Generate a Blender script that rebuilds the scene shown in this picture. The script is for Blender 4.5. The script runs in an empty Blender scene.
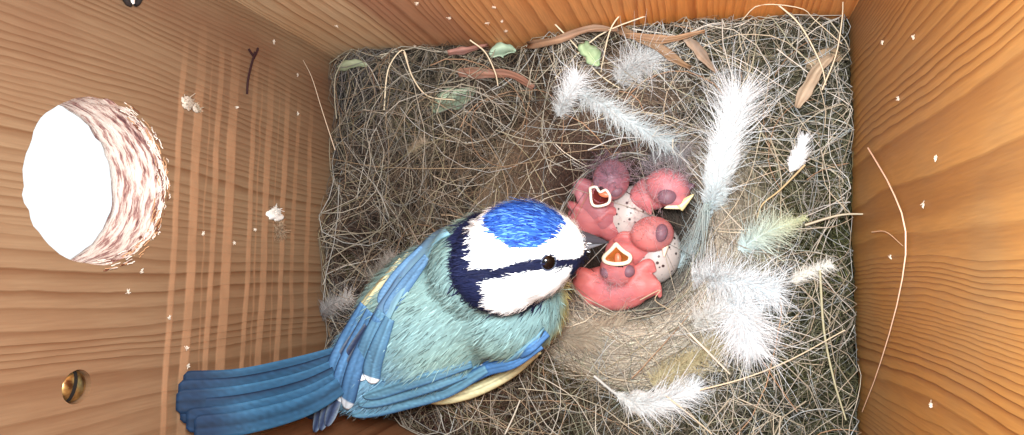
import bpy, bmesh, math, random
import numpy as np
from mathutils import Vector, Matrix, Euler
from mathutils.bvhtree import BVHTree

S = 0.01                      # everything is laid out in centimetres
rng = np.random.default_rng(7)
random.seed(7)
scene = bpy.context.scene
COL = scene.collection

# ------------------------------------------------------------------ camera, sky, lamps, exposure
CAM_Z = 17.8835
CAM_ROT = (0.0796454, 0.2676978, 0.0107196)
F_PX = 692.72
cam_data = bpy.data.cameras.new('camera')
cam_data.sensor_width = 36.0
cam_data.lens = F_PX * 36.0 / 1024.0
cam_data.clip_start = 0.002
cam_data.clip_end = 50
cam = bpy.data.objects.new('camera', cam_data)
COL.objects.link(cam)
cam.location = (0, 0, CAM_Z * S)
cam.rotation_euler = CAM_ROT
scene.camera = cam

world = bpy.data.worlds.new('overcast_sky')
scene.world = world
world.use_nodes = True
bg = world.node_tree.nodes['Background']
bg.inputs[0].default_value = (0.92, 0.97, 1.0, 1)
bg.inputs[1].default_value = 1.1

def area(name, loc, target, size, power, color):
    d = bpy.data.lights.new(name, 'AREA')
    d.shape = 'DISK'; d.size = size * S; d.energy = power; d.color = color
    o = bpy.data.objects.new(name, d); COL.objects.link(o)
    o.location = Vector(loc) * S
    o.rotation_euler = (Vector(target) - Vector(loc)).to_track_quat('-Z', 'Y').to_euler()
    return o
area('camera_lamp', (-0.2, 1.2, 17.7), (-2.5, 0.3, 0), 2.5, 0.52, (0.93, 0.97, 1.0))

vs = scene.view_settings
vs.view_transform = 'Standard'; vs.look = 'None'; vs.gamma = 1.0; vs.use_curve_mapping = False
vs.exposure = 0.05
scene.cycles.diffuse_bounces = 8

# ------------------------------------------------------------------ box size (inner faces)
XL, XR, YB, YF, ZF = -10.716, 3.591, 6.385, -4.152, -5.0
ZT = 16.0
HOLE_Y, HOLE_Z, HOLE_R = 1.572, 7.6, 1.56
BOLT_Y, BOLT_Z = -2.13, 7.89
def yf(x): return YF - 1.15 * (np.asarray(x) - XL) / (XR - XL)      # the side board stands slightly out of square
CUP = (-1.86, 0.95); CUP_RX, CUP_RY, CUP_D = 1.95, 2.2, 2.9

_M = Euler(CAM_ROT, 'XYZ').to_matrix()
def ray(px, py):
    return _M @ Vector(((px - 512) / F_PX, -(py - 217.5) / F_PX, -1))
def P(px, py, z):
    d = ray(px, py); t = (z - CAM_Z) / d.z
    return np.array([d.x * t, d.y * t, z])
def PX(px, py, x):
    d = ray(px, py); t = x / d.x
    return np.array([x, d.y * t, CAM_Z + d.z * t])
def PY(px, py, y):
    d = ray(px, py); t = y / d.y
    return np.array([d.x * t, y, CAM_Z + d.z * t])

def lin(c):
    return tuple((v / 255 / 12.92) if v / 255 <= 0.04045 else ((v / 255 + 0.055) / 1.055) ** 2.4 for v in c)
def linA(a):
    a = np.asarray(a, float) / 255
    return np.where(a <= 0.04045, a / 12.92, ((a + 0.055) / 1.055) ** 2.4)

# ------------------------------------------------------------------ mesh helpers
def link(o, parent=None):
    COL.objects.link(o)
    if parent is not None:
        o.parent = parent
    return o

def world_loc(o):
    v = Vector((0, 0, 0))
    while o is not None:
        v = v + o.location; o = o.parent
    return np.array(v)

def mesh_obj(name, V, faces, mat, parent=None, col=None, smooth=True, origin=None):
    """V in cm (world), faces: (n,k) int array or list; col: per-vertex linear rgb."""
    V = np.asarray(V, float) * S
    org = np.zeros(3)
    if origin is not None:
        org = np.asarray(origin, float) * S
    pw = world_loc(parent) if parent is not None else np.zeros(3)
    if parent is not None and origin is None:
        org = pw
    me = bpy.data.meshes.new(name)
    Vl = V - org
    if isinstance(faces, np.ndarray):
        n, k = faces.shape
        me.vertices.add(len(Vl)); me.vertices.foreach_set('co', Vl.astype(np.float32).ravel())
        me.loops.add(n * k); me.loops.foreach_set('vertex_index', faces.astype(np.int32).ravel())
        me.polygons.add(n); me.polygons.foreach_set('loop_start', np.arange(0, n * k, k, dtype=np.int32))
        me.update(calc_edges=True)
    else:
        me.from_pydata([tuple(v) for v in Vl], [], faces)
    me.polygons.foreach_set('use_smooth', np.full(len(me.polygons), smooth))
    if col is not None:
        c = np.ones((len(V), 4), np.float32); c[:, :3] = col
        a = me.color_attributes.new('Col', 'FLOAT_COLOR', 'POINT')
        a.data.foreach_set('color', c.ravel())
    if mat is not None:
        me.materials.append(mat)
    me.validate()
    o = bpy.data.objects.new(name, me)
    o.location = Vector(org - pw)
    return link(o, parent)

def empty(name, loc):
    o = bpy.data.objects.new(name, None); o.empty_display_size = 0.005
    o.location = Vector(loc) * S
    return link(o)

def tag(o, label, cat, group=None, kind=None):
    o['label'] = label; o['category'] = cat
    if group: o['group'] = group
    if kind: o['kind'] = kind
    return o

def vnoise(V, f, seed):
    r = np.random.default_rng(seed); out = 0
    for _ in range(5):
        d = r.normal(0, 1, 3); out = out + np.sin(V @ d * f + r.uniform(0, 6.28))
    return out / 5

def norm(a):
    return a / np.maximum(np.linalg.norm(a, axis=-1, keepdims=True), 1e-9)

def tubes(paths, rad, sides=3, ref=(0.13, 0.21, 1.0)):
    """paths (N,K,3), rad (N,) or (N,K): returns V, quads, and vertex->strand index."""
    paths = np.asarray(paths, float); N, K, _ = paths.shape
    rad = np.asarray(rad, float)
    if rad.ndim == 1: rad = np.repeat(rad[:, None], K, 1)
    T = norm(np.gradient(paths, axis=1))
    n1 = norm(np.cross(T, np.array(ref)))
    n2 = np.cross(T, n1)
    ang = np.arange(sides) * 2 * np.pi / sides
    V = paths[:, :, None, :] + rad[:, :, None, None] * (np.cos(ang)[None, None, :, None] * n1[:, :, None, :] + np.sin(ang)[None, None, :, None] * n2[:, :, None, :])
    idx = np.arange(N * K * sides).reshape(N, K, sides)
    a = idx[:, :-1, :]; b = idx[:, 1:, :]
    F = np.stack([a, np.roll(a, -1, 2), np.roll(b, -1, 2), b], -1).reshape(-1, 4)
    return V.reshape(-1, 3), F, np.repeat(np.arange(N), K * sides)

def ribbons(paths, half, side):
    """flat tapered ribbons; paths (N,K,3), half (N,K), side (N,3) or (N,K,3) width direction."""
    N, K, _ = paths.shape
    if side.ndim == 2: side = np.repeat(side[:, None, :], K, 1)
    V = np.stack([paths - side * half[..., None], paths + side * half[..., None]], 2)
    idx = np.arange(N * K * 2).reshape(N, K, 2)
    F = np.stack([idx[:, :-1, 0], idx[:, :-1, 1], idx[:, 1:, 1], idx[:, 1:, 0]], -1).reshape(-1, 4)
    return V.reshape(-1, 3), F, np.repeat(np.arange(N), K * 2)

def spline(pts, n):
    """Catmull-Rom through pts, n samples."""
    p = np.asarray(pts, float)
    if len(p) == 2:
        t = np.linspace(0, 1, n)[:, None]; return p[0] * (1 - t) + p[1] * t
    q = np.vstack([2 * p[0] - p[1], p, 2 * p[-1] - p[-2]])
    m = len(p) - 1; out = []
    for u in np.linspace(0, m - 1e-6, n):
        i = int(u); t = u - i; a, b, c, d = q[i:i + 4]
        out.append(0.5 * (2 * b + (c - a) * t + (2 * a - 5 * b + 4 * c - d) * t * t + (3 * b - a - 3 * c + d) * t ** 3))
    return np.array(out)

def box_geo(x0, x1, y0, y1, z0, z1):
    V = [(x, y, z) for x in (x0, x1) for y in (y0, y1) for z in (z0, z1)]
    F = [(0, 1, 3, 2), (4, 6, 7, 5), (0, 4, 5, 1), (2, 3, 7, 6), (0, 2, 6, 4), (1, 5, 7, 3)]
    return V, F

def evaluated_mesh(o, name):
    dg = bpy.context.evaluated_depsgraph_get()
    me = bpy.data.meshes.new_from_object(o.evaluated_get(dg), preserve_all_data_layers=True, depsgraph=dg)
    me.name = name
    return me

# ------------------------------------------------------------------ node helpers
class NT:
    def __init__(self, name):
        self.m = bpy.data.materials.new(name); self.m.use_nodes = True
        self.t = self.m.node_tree; self.t.nodes.clear()
        self.out = self.n('ShaderNodeOutputMaterial')
        self.b = self.n('ShaderNodeBsdfPrincipled')
        self.l(self.b.outputs[0], self.out.inputs[0])
    def n(self, t, **k):
        nd = self.t.nodes.new(t)
        for a, v in k.items(): setattr(nd, a, v)
        return nd
    def l(self, a, b): self.t.links.new(a, b)
    def put(self, inp, v):
        if hasattr(v, 'is_linked') or isinstance(v, bpy.types.NodeSocket): self.l(v, inp)
        else: inp.default_value = v
    def math(self, op, a, b=0.0, c=None):
        nd = self.n('ShaderNodeMath', operation=op)
        self.put(nd.inputs[0], a); self.put(nd.inputs[1], b)
        if c is not None: self.put(nd.inputs[2], c)
        return nd.outputs[0]
    def ramp(self, fac, stops, interp='LINEAR'):
        nd = self.n('ShaderNodeValToRGB'); cr = nd.color_ramp; cr.interpolation = interp
        cr.elements[0].position = stops[0][0]; cr.elements[1].position = stops[-1][0]
        for p, _ in stops[1:-1]: cr.elements.new(p)
        for e, (p, c) in zip(cr.elements, stops):
            e.color = (c, c, c, 1) if isinstance(c, (int, float)) else (*c, 1)
        self.l(fac, nd.inputs[0])
        return nd.outputs[0]
    def mix(self, fac, a, b, mode='MIX'):
        nd = self.n('ShaderNodeMix', data_type='RGBA', blend_type=mode)
        self.put(nd.inputs[0], fac)
        self.put(nd.inputs[6], a if not isinstance(a, tuple) else (*a, 1))
        self.put(nd.inputs[7], b if not isinstance(b, tuple) else (*b, 1))
        return nd.outputs[2]
    def noise(self, vec, scale, detail=2, dims='3D', w=None, rough=0.5):
        nd = self.n('ShaderNodeTexNoise', noise_dimensions=dims)
        if vec is not None: self.l(vec, nd.inputs['Vector'])
        if w is not None: self.put(nd.inputs['W'], w)
        nd.inputs['Scale'].default_value = scale; nd.inputs['Detail'].default_value = detail
        nd.inputs['Roughness'].default_value = rough
        return nd.outputs[0]
    def bump(self, h, strength, dist):
        nd = self.n('ShaderNodeBump'); nd.inputs['Strength'].default_value = strength
        nd.inputs['Distance'].default_value = dist * S
        self.l(h, nd.inputs['Height']); self.l(nd.outputs[0], self.b.inputs['Normal'])

def vcol_mat(name, rough=0.7, spec=0.3, gain=1.0, sss=0.0, translucent=0.0, bump=None):
    k = NT(name)
    a = k.n('ShaderNodeVertexColor', layer_name='Col')
    k.l(a.outputs[0], k.b.inputs['Base Color'])
    k.b.inputs['Roughness'].default_value = rough
    k.b.inputs['Specular IOR Level'].default_value = spec
    if sss:
        k.b.inputs['Subsurface Weight'].default_value = sss
        k.b.inputs['Subsurface Radius'].default_value = (1.0, 0.35, 0.25)
        k.b.inputs['Subsurface Scale'].default_value = 0.12 * S
    if bump:
        tc = k.n('ShaderNodeTexCoord'); mp = k.n('ShaderNodeMapping'); k.l(tc.outputs['Object'], mp.inputs[0]); mp.inputs['Scale'].default_value = (1, 2.6, 1)
        k.bump(k.noise(mp.outputs[0], bump[0], 4), bump[1], bump[2])
    if translucent:
        tr = k.n('ShaderNodeBsdfTranslucent'); k.l(a.outputs[0], tr.inputs[0])
        mx = k.n('ShaderNodeMixShader'); mx.inputs[0].default_value = translucent
        k.l(k.b.outputs[0], mx.inputs[1]); k.l(tr.outputs[0], mx.inputs[2]); k.l(mx.outputs[0], k.out.inputs[0])
    return k.m

def flat_mat(name, rgb, rough=0.6, metal=0.0, spec=0.4, noise_scale=None, rgb2=None, bump=0.0):
    k = NT(name)
    k.b.inputs['Roughness'].default_value = rough; k.b.inputs['Metallic'].default_value = metal
    k.b.inputs['Specular IOR Level'].default_value = spec
    if noise_scale:
        tc = k.n('ShaderNodeTexCoord')
        nz = k.noise(tc.outputs['Object'], noise_scale, 3)
        k.l(k.mix(k.ramp(nz, [(0.35, 0.0), (0.65, 1.0)]), lin(rgb), lin(rgb2)), k.b.inputs['Base Color'])
        if bump: k.bump(nz, bump, 0.03)
    else:
        k.b.inputs['Base Color'].default_value = (*lin(rgb), 1)
    return k.m

def wood(name, axis, rings, tints, umin, umax, seed, patchc=(184, 150, 112), ampr=(.12, .95), dark=0.55, stripes=None, rough=0.5, G=.72):
    """board wood: growth rings run along z, vary along 'axis' (x or y)."""
    k = NT(name)
    tc = k.n('ShaderNodeTexCoord')
    sc = k.n('ShaderNodeVectorMath', operation='SCALE'); k.l(tc.outputs['Object'], sc.inputs[0]); sc.inputs['Scale'].default_value = 100
    sep = k.n('ShaderNodeSeparateXYZ'); k.l(sc.outputs[0], sep.inputs[0])
    u0 = sep.outputs[0 if axis == 'x' else 1]; z = sep.outputs[2]
    cv = k.n('ShaderNodeCombineXYZ'); k.put(cv.inputs[0], k.math('MULTIPLY', u0, 0.30)); k.put(cv.inputs[1], k.math('MULTIPLY', z, 0.06)); cv.inputs[2].default_value = seed
    warp = k.math('MULTIPLY', k.math('SUBTRACT', k.noise(cv.outputs[0], 1.0, 2), 0.5), 1.5)
    cv2 = k.n('ShaderNodeCombineXYZ'); k.put(cv2.inputs[0], k.math('MULTIPLY', u0, 2.0)); k.put(cv2.inputs[1], k.math('MULTIPLY', z, 0.8)); cv2.inputs[2].default_value = seed
    wob = k.math('MULTIPLY', k.math('SUBTRACT', k.noise(cv2.outputs[0], 1.0, 3), 0.5), 0.10)
    u = k.math('ADD', k.math('ADD', u0, warp), wob)
    slow = k.noise(None, 0.55, 1, '1D', k.math('ADD', u, seed * 3.1))
    fa, fb, fs, fc, fd = rings            # ring phase: fa*u + fb*u^2 + fs*sin(fc*(u-fd)) + slow drift
    ph = k.math('ADD', k.math('MULTIPLY', u, fa), k.math('MULTIPLY', k.math('MULTIPLY', u, u), fb))
    ph = k.math('ADD', ph, k.math('MULTIPLY', k.math('SINE', k.math('MULTIPLY', k.math('SUBTRACT', u, fd), fc)), fs))
    ph = k.math('ADD', ph, k.math('MULTIPLY', slow, 7.0))
    saw = k.math('FRACT', ph)
    ring = k.ramp(saw, [(0.0, 0.0), (0.45, 0.12), (0.80, 0.75), (0.90, 1.0), (0.97, 0.5), (1.0, 0.0)])
    amp = k.ramp(k.noise(None, 0.8, 2, '1D', k.math('ADD', u, seed * 7.7)), [(0.36, ampr[0]), (0.66, ampr[1])])
    ringa = k.math('MULTIPLY', ring, amp)
    un = k.n('ShaderNodeMapRange'); k.put(un.inputs[0], k.math('ADD', u0, k.math('MULTIPLY', warp, 0.4))); un.inputs[1].default_value = umin; un.inputs[2].default_value = umax
    base = k.ramp(un.outputs[0], [(p, tuple(G * v for v in lin(c))) for p, c in tints])
    patch = k.noise(sc.outputs[0], 0.35, 3)
    base = k.mix(k.ramp(patch, [(0.40, 0.0), (0.68, 0.5)]), base, tuple(G * v for v in lin(patchc)), 'MIX')
    drk = k.mix(1.0, base, tuple(np.array((0.56, 0.42, 0.34)) * dark / 0.55), 'MULTIPLY')
    c = k.mix(ringa, base, drk)
    cf = k.n('ShaderNodeCombineXYZ'); k.put(cf.inputs[0], k.math('MULTIPLY', u0, 22.0)); k.put(cf.inputs[1], k.math('MULTIPLY', z, 1.1)); cf.inputs[2].default_value = seed
    fib = k.noise(cf.outputs[0], 1.0, 3)
    c = k.mix(k.ramp(fib, [(0.3, 0.24), (0.7, 0.0)]), c, lin((92, 58, 38)))
    height = k.math('SUBTRACT', k.math('MULTIPLY', fib, 0.3), ringa)
    if stripes:
        zmin, zmax, st, ylim = stripes
        zw = k.math('ADD', z, k.math('MULTIPLY', k.math('SUBTRACT', k.noise(sc.outputs[0], 0.5, 2), 0.5), 0.22))
        zw = k.math('ADD', zw, k.math('MULTIPLY', u0, 0.012))
        zn = k.n('ShaderNodeMapRange'); k.put(zn.inputs[0], zw); zn.inputs[1].default_value = zmin; zn.inputs[2].default_value = zmax
        m = k.ramp(zn.outputs[0], st)
        ym = k.n('ShaderNodeMapRange'); k.put(ym.inputs[0], k.math('ADD', u0, k.math('MULTIPLY', k.noise(sc.outputs[0], 1.3, 2), 1.6)))
        ym.inputs[1].default_value = ylim[0]; ym.inputs[2].default_value = ylim[1]
        m = k.math('MULTIPLY', m, k.ramp(ym.outputs[0], [(0.0, 0.25), (0.15, 1.0), (0.72, 1.0), (1.0, 0.0)]))
        m = k.math('MULTIPLY', m, k.ramp(k.noise(sc.outputs[0], 2.2, 3), [(0.25, 0.55), (0.6, 1.0)]))
        c = k.mix(m, c, lin((168, 130, 98)))
        height = k.math('ADD', height, k.math('MULTIPLY', m, 0.9))
    k.l(c, k.b.inputs['Base Color'])
    k.b.inputs['Roughness'].default_value = rough
    k.b.inputs['Specular IOR Level'].default_value = 0.25
    k.bump(height, 0.35, 0.03)
    return k.m

# ------------------------------------------------------------------ walls
def zst(list_of_px):
    """saw marks across the front board: (z centre, width) pairs -> ramp stops"""
    zmin, zmax = 0.0, 7.0
    st = [(0.0, 0.0)]
    for zc, w in sorted(list_of_px):
        a, b = (zc - w / 2 - zmin) / (zmax - zmin), (zc + w / 2 - zmin) / (zmax - zmin)
        e = 0.006
        st += [(a, 0.0), (a + e, 0.85), (b - e, 0.85), (b, 0.0)]
    st.append((1.0, 0.0))
    return st
marks = [(5.72, .20), (5.2, .30), (4.55, .22), (4.05, .36), (3.25, .22), (2.62, .30), (1.85, .26)]
marks_b = [(4.83, .07), (2.95, .10), (2.2, .08), (1.3, .22), (0.62, .25)]
STR_TAN = (172, 122, 78)
m_left = wood('pine_front_board', 'y', (5.0, .30, 0, 0, 0), [(0.0, (164, 130, 98)), (0.35, (164, 130, 98)), (0.55, (170, 140, 108)), (0.8, (156, 124, 96)), (0.92, (148, 112, 86)), (1.0, (160, 130, 100))], YF, YB, 1.3,
              patchc=(174, 148, 116), ampr=(.35, 1.0), G=.66, stripes=(0.0, 7.0, zst(marks), (-3.4, 6.2)))
# second set of narrower saw marks is layered by a second ramp (32 stops at most per ramp)
m_back = wood('pine_back_board', 'x', (3.8, 0, 0, 0, 0), [(0.0, (214, 184, 146)), (0.17, (218, 186, 148)), (0.20, (184, 138, 108)), (0.32, (190, 136, 102)), (0.36, (228, 164, 108)), (0.6, (244, 160, 86)), (1.0, (248, 158, 78))], XL, XR, 4.2, patchc=(214, 160, 110), ampr=(.55, 1.0), G=.90)
m_right = wood('pine_right_board', 'y', (5.2, 0, -3.4, .9, 2.0), [(0.0, (206, 146, 74)), (0.4, (208, 150, 78)), (0.6, (210, 154, 84)), (0.85, (200, 148, 86)), (1.0, (188, 136, 88))], YF, YB, 8.9, patchc=(184, 152, 104), ampr=(.45, 1.0), G=.68, dark=0.5)
m_fwall = wood('pine_side_board', 'x', (3.0, 0, 0, 0, 0), [(0.0, (176, 120, 84)), (1.0, (176, 120, 80))], XL, XR, 12.4)
m_floor = flat_mat('floor_board', (120, 84, 52), 0.8, noise_scale=300, rgb2=(90, 60, 40))

def add_marks(mat, more):
    """a second ramp of narrow saw marks over the same board"""
    t = mat.node_tree; b = [n for n in t.nodes if n.type == 'BSDF_PRINCIPLED'][0]
    k = NT.__new__(NT); k.m = mat; k.t = t; k.b = b
    src = b.inputs['Base Color'].links[0].from_socket
    tc = k.n('ShaderNodeTexCoord'); sc = k.n('ShaderNodeVectorMath', operation='SCALE')
    k.l(tc.outputs['Object'], sc.inputs[0]); sc.inputs['Scale'].default_value = 100
    sep = k.n('ShaderNodeSeparateXYZ'); k.l(sc.outputs[0], sep.inputs[0])
    zw = k.math('ADD', sep.outputs[2], k.math('MULTIPLY', k.math('SUBTRACT', k.noise(sc.outputs[0], 0.6, 2), 0.5), 0.3))
    zn = k.n('ShaderNodeMapRange'); k.put(zn.inputs[0], zw); zn.inputs[1].default_value = 0; zn.inputs[2].default_value = 7
    m = k.ramp(zn.outputs[0], zst(more))
    ym = k.n('ShaderNodeMapRange'); k.put(ym.inputs[0], sep.outputs[1]); ym.inputs[1].default_value = -3.2; ym.inputs[2].default_value = 5.0
    m = k.math('MULTIPLY', m, k.ramp(ym.outputs[0], [(0.0, 0.2), (0.2, 0.9), (0.8, 0.9), (1.0, 0.0)]))
    m = k.math('MULTIPLY', m, k.ramp(k.noise(sc.outputs[0], 2.6, 3), [(0.3, 0.35), (0.6, 1.0)]))
    k.l(k.mix(m, src, lin((164, 126, 94))), b.inputs['Base Color'])
add_marks(m_left, marks_b)

# rough, pecked wood of the entrance tunnel, sunlight painted in as near-white
k = NT('pecked_tunnel_wood')
tc = k.n('ShaderNodeTexCoord'); sc = k.n('ShaderNodeVectorMath', operation='SCALE'); k.l(tc.outputs['Object'], sc.inputs[0]); sc.inputs['Scale'].default_value = 100
mp = k.n('ShaderNodeMapping'); k.l(sc.outputs[0], mp.inputs[0]); mp.inputs['Scale'].default_value = (5.5, 1.0, 1.3)
nz = k.noise(mp.outputs[0], 1.6, 5, rough=0.7)
k.l(k.ramp(nz, [(0.34, lin((96, 56, 56))), (0.43, lin((172, 128, 118))), (0.52, lin((232, 212, 198))), (0.7, lin((246, 236, 226)))]), k.b.inputs['Base Color'])
k.b.inputs['Roughness'].default_value = 0.8
k.bump(nz, 0.9, 0.12)
m_tunnel = k.m

def structure(name, V, F, mat):
    o = mesh_obj(name, V, F, mat, smooth=False); o['kind'] = 'structure'
    return o
TH = 1.35
structure('floor', *box_geo(XL - TH, XR + TH, YF - TH - 1.3, YB + TH, ZF - 1.2, ZF), m_floor)
structure('wall_back', *box_geo(XL - TH, XR + TH, YB, YB + TH, ZF, ZT), m_back)
V_, F_ = box_geo(XL - TH, XR + TH, -TH, 0, ZF, ZT)
structure('wall_front', [(x, y + float(yf(x)), z) for x, y, z in V_], F_, m_fwall)
structure('wall_right', *box_geo(XR, XR + TH, YF - 1.15, YB, ZF, ZT), m_right)

def cutter(yc, zc, r, x0, x1, rough, seed, n=72, rows=14, flare=0.0):
    r2 = np.random.default_rng(seed); V = []; F = []
    ph = r2.uniform(0, 6.28, 6); ph2 = r2.uniform(0, 6.28, 8)
    for i in range(rows):
        t = i / (rows - 1); x = x0 + (x1 - x0) * t
        for j in range(n):
            a = 2 * math.pi * j / n
            w = sum(math.sin((q + 2) * a + ph[q] + 1.6 * t * (q - 2)) / (q + 2) for q in range(6)) * 0.35
            w += sum(math.sin((5 + 3 * q) * a + 7 * t * (1 + q % 3) + ph2[q]) for q in range(8)) * 0.10
            fl = flare * max(0.0, 1 - abs(1 - (x - XL + 0.5) / 0.5)) if x > XL - 0.5 else 0.0
            rr = r * (1 + rough * w + fl)
            V.append((x, yc + rr * math.cos(a), zc + rr * math.sin(a)))
    for i in range(rows - 1):
        for j in range(n):
            a, b = i * n + j, i * n + (j + 1) % n
            F.append((a, b, b + n, a + n))
    F.append(tuple(range(n - 1, -1, -1))); F.append(tuple(range((rows - 1) * n, rows * n)))
    o = mesh_obj('hole_cutter', V, F, m_tunnel, smooth=False)
    bm = bmesh.new(); bm.from_mesh(o.data); bmesh.ops.recalc_face_normals(bm, faces=bm.faces); bm.to_mesh(o.data); bm.free()
    return o
wl = mesh_obj('wall_left', *box_geo(XL - TH, XL, YF, YB, ZF, ZT), m_left, smooth=False)
bm = bmesh.new(); bm.from_mesh(wl.data); bmesh.ops.recalc_face_normals(bm, faces=bm.faces); bm.to_mesh(wl.data); bm.free()
c1 = cutter(HOLE_Y, HOLE_Z, HOLE_R, XL - TH - 0.3, XL + 0.3, 0.05, 3)
c2 = cutter(BOLT_Y, BOLT_Z, 0.30, XL - 0.55, XL + 0.3, 0.03, 5, n=32, rows=4)
for c in (c1, c2):
    md = wl.modifiers.new('cut', 'BOOLEAN'); md.operation = 'DIFFERENCE'; md.object = c; md.solver = 'EXACT'
me = evaluated_mesh(wl, 'wall_left')
wl.modifiers.clear(); wl.data = me
for c in (c1, c2): bpy.data.objects.remove(c, do_unlink=True)
me.materials.clear(); me.materials.append(m_left); me.materials.append(m_tunnel)
for p in me.polygons:
    c = p.center / S
    d1 = math.hypot(c.y - HOLE_Y, c.z - HOLE_Z)
    p.material_index = 1 if (d1 < HOLE_R * 1.35 and abs(p.normal.x) < 0.9) else 0
    p.use_smooth = p.material_index == 1
wl['kind'] = 'structure'

# splintered rim of the entrance: short curled wood fibres
N = 260
a = rng.uniform(-1.5, 1.3, N)          # mostly the lower and side edge
rr = HOLE_R * rng.uniform(0.93, 1.07, N)
base = np.stack([np.full(N, XL - 0.02), HOLE_Y + rr * np.sin(a) * 1.0, HOLE_Z - rr * np.cos(a)], -1)
tang = np.stack([np.zeros(N), np.cos(a), np.sin(a)], -1)
L = rng.uniform(0.06, 0.30, N)
t = np.linspace(-0.5, 0.5, 5)
pth = base[:, None] + tang[:, None] * (t[None, :, None] * L[:, None, None])
pth[..., 0] += (0.04 + rng.uniform(-.16, .05, (N, 1))) + rng.normal(0, .015, (N, 5))
V, F, si = tubes(pth, rng.uniform(.006, .016, N), 3, (1, .1, .2))
pc = linA([[236, 226, 214], [206, 160, 120], [120, 70, 52], [246, 240, 230]])[rng.integers(0, 4, N)]
m_fibre = vcol_mat('plant_fibre', 0.75, 0.25)
sp = mesh_obj('splintered_edge', V, F, m_fibre, wl, pc[si]); sp['kind'] = 'stuff'

# slotted brass screw in its drilled recess
m_brass = flat_mat('aged_brass', (214, 184, 118), 0.32, 0.85, noise_scale=500, rgb2=(96, 66, 42))
m_black = flat_mat('slot_black', (14, 12, 10), 0.8)
sb = empty('brass_screw', (XL - 0.45, BOLT_Y, BOLT_Z))
tag(sb, 'round slotted brass screw head sunk in the left board below the entrance hole', 'screw')
V = []; F = []; n = 32; rows = 8
DOME = lambda r: XL - 0.14 + 0.15 * math.sqrt(max(0, 1 - (r / .285) ** 2))
for i in range(rows):
    r = 0.285 * math.sin(i / (rows - 1) * math.pi / 2) if i else 0.002
    for j in range(n):
        a = 2 * math.pi * j / n; V.append((DOME(r), BOLT_Y + r * math.cos(a), BOLT_Z + r * math.sin(a)))
for j in range(n):
    a = 2 * math.pi * j / n; V.append((XL - 0.54, BOLT_Y + .285 * math.cos(a), BOLT_Z + .285 * math.sin(a)))
for i in range(rows):
    for j in range(n):
        q, b = i * n + j, i * n + (j + 1) % n; F.append((q, q + n, b + n, b))
F.append(tuple(range(rows * n, rows * n + n)))
mesh_obj('head', V, F, m_brass, sb)
# the slot: a black strip laid on the dome for the shade in the groove, slightly off upright
V = []; F = []
for i in range(13):
    q = -.27 + .54 * i / 12; oz = .05 - .22 * q
    for w in (-.034, .034):
        V.append((DOME(min(.284, math.hypot(q, oz + w))) + .006, BOLT_Y + q, BOLT_Z + oz + w))
for i in range(12): F.append((2 * i, 2 * i + 2, 2 * i + 3, 2 * i + 1))
so = mesh_obj('slot', V, F, m_black, sb, smooth=False)
md = so.modifiers.new('deep', 'SOLIDIFY'); md.thickness = .03 * S

# ------------------------------------------------------------------ nest surface
NOI = [(rng.uniform(-1, 1, 2), rng.uniform(0, 6.28), f) for f in (0.6, 0.9, 1.4, 2.0, 3.1, 4.4) for _ in range(2)]
def cup_rho(x, y):
    return np.sqrt(((x - CUP[0]) / CUP_RX) ** 2 + ((y - CUP[1]) / CUP_RY) ** 2)
def hgt(x, y):
    x = np.asarray(x, float); y = np.asarray(y, float)
    n = 0
    for d, p, f in NOI:
        dd = d / np.linalg.norm(d)
        n = n + np.sin((x * dd[0] + y * dd[1]) * f * 1.6 + p) / f * 0.13
    rho = cup_rho(x, y)
    rim = 0.25 * np.exp(-((rho - 1.25) / 0.35) ** 2)
    cup = np.where(rho < 1.12, -CUP_D * np.clip(1 - (rho / 1.12) ** 2, 0, 1) ** 0.75, 0)
    edge = -0.25 * np.exp(-np.minimum.reduce([x - XL, XR - x, YB - y, y - yf(x)]) / 0.25)
    bank = .55 * np.exp(-(YB - y) / 1.3) * np.clip((x + 7) / 8, 0, 1)
    return n * np.clip(rho - 0.4, 0, 1) + rim + cup + edge + bank - 0.15

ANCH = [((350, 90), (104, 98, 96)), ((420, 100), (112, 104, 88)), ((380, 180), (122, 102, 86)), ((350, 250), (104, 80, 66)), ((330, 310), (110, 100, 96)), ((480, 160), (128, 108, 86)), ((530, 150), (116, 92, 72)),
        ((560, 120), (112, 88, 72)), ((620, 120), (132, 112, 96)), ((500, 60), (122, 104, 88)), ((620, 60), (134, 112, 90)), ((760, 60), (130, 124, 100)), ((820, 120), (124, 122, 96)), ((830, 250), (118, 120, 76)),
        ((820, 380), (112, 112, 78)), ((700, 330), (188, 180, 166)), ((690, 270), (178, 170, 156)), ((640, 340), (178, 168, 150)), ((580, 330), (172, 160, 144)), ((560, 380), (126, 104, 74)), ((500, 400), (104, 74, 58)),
        ((440, 415), (86, 56, 48)), ((700, 410), (118, 108, 84)), ((760, 380), (112, 112, 92)), ((790, 300), (116, 116, 88)), ((540, 340), (150, 132, 108)), ((640, 150), (126, 104, 92)), ((700, 140), (150, 138, 120)), ((570, 170), (72, 50, 42)), ((600, 160), (96, 72, 62)), ((640, 240), (84, 58, 50)), ((610, 270), (84, 58, 50))]  # light and shade are mixed into these tones, as under the bird
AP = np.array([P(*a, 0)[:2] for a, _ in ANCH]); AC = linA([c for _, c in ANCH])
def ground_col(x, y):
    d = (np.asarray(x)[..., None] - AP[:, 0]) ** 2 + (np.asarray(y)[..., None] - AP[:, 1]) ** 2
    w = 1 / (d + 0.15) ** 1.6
    return (w[..., None] * AC).sum(-2) / w.sum(-1)[..., None]

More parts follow.
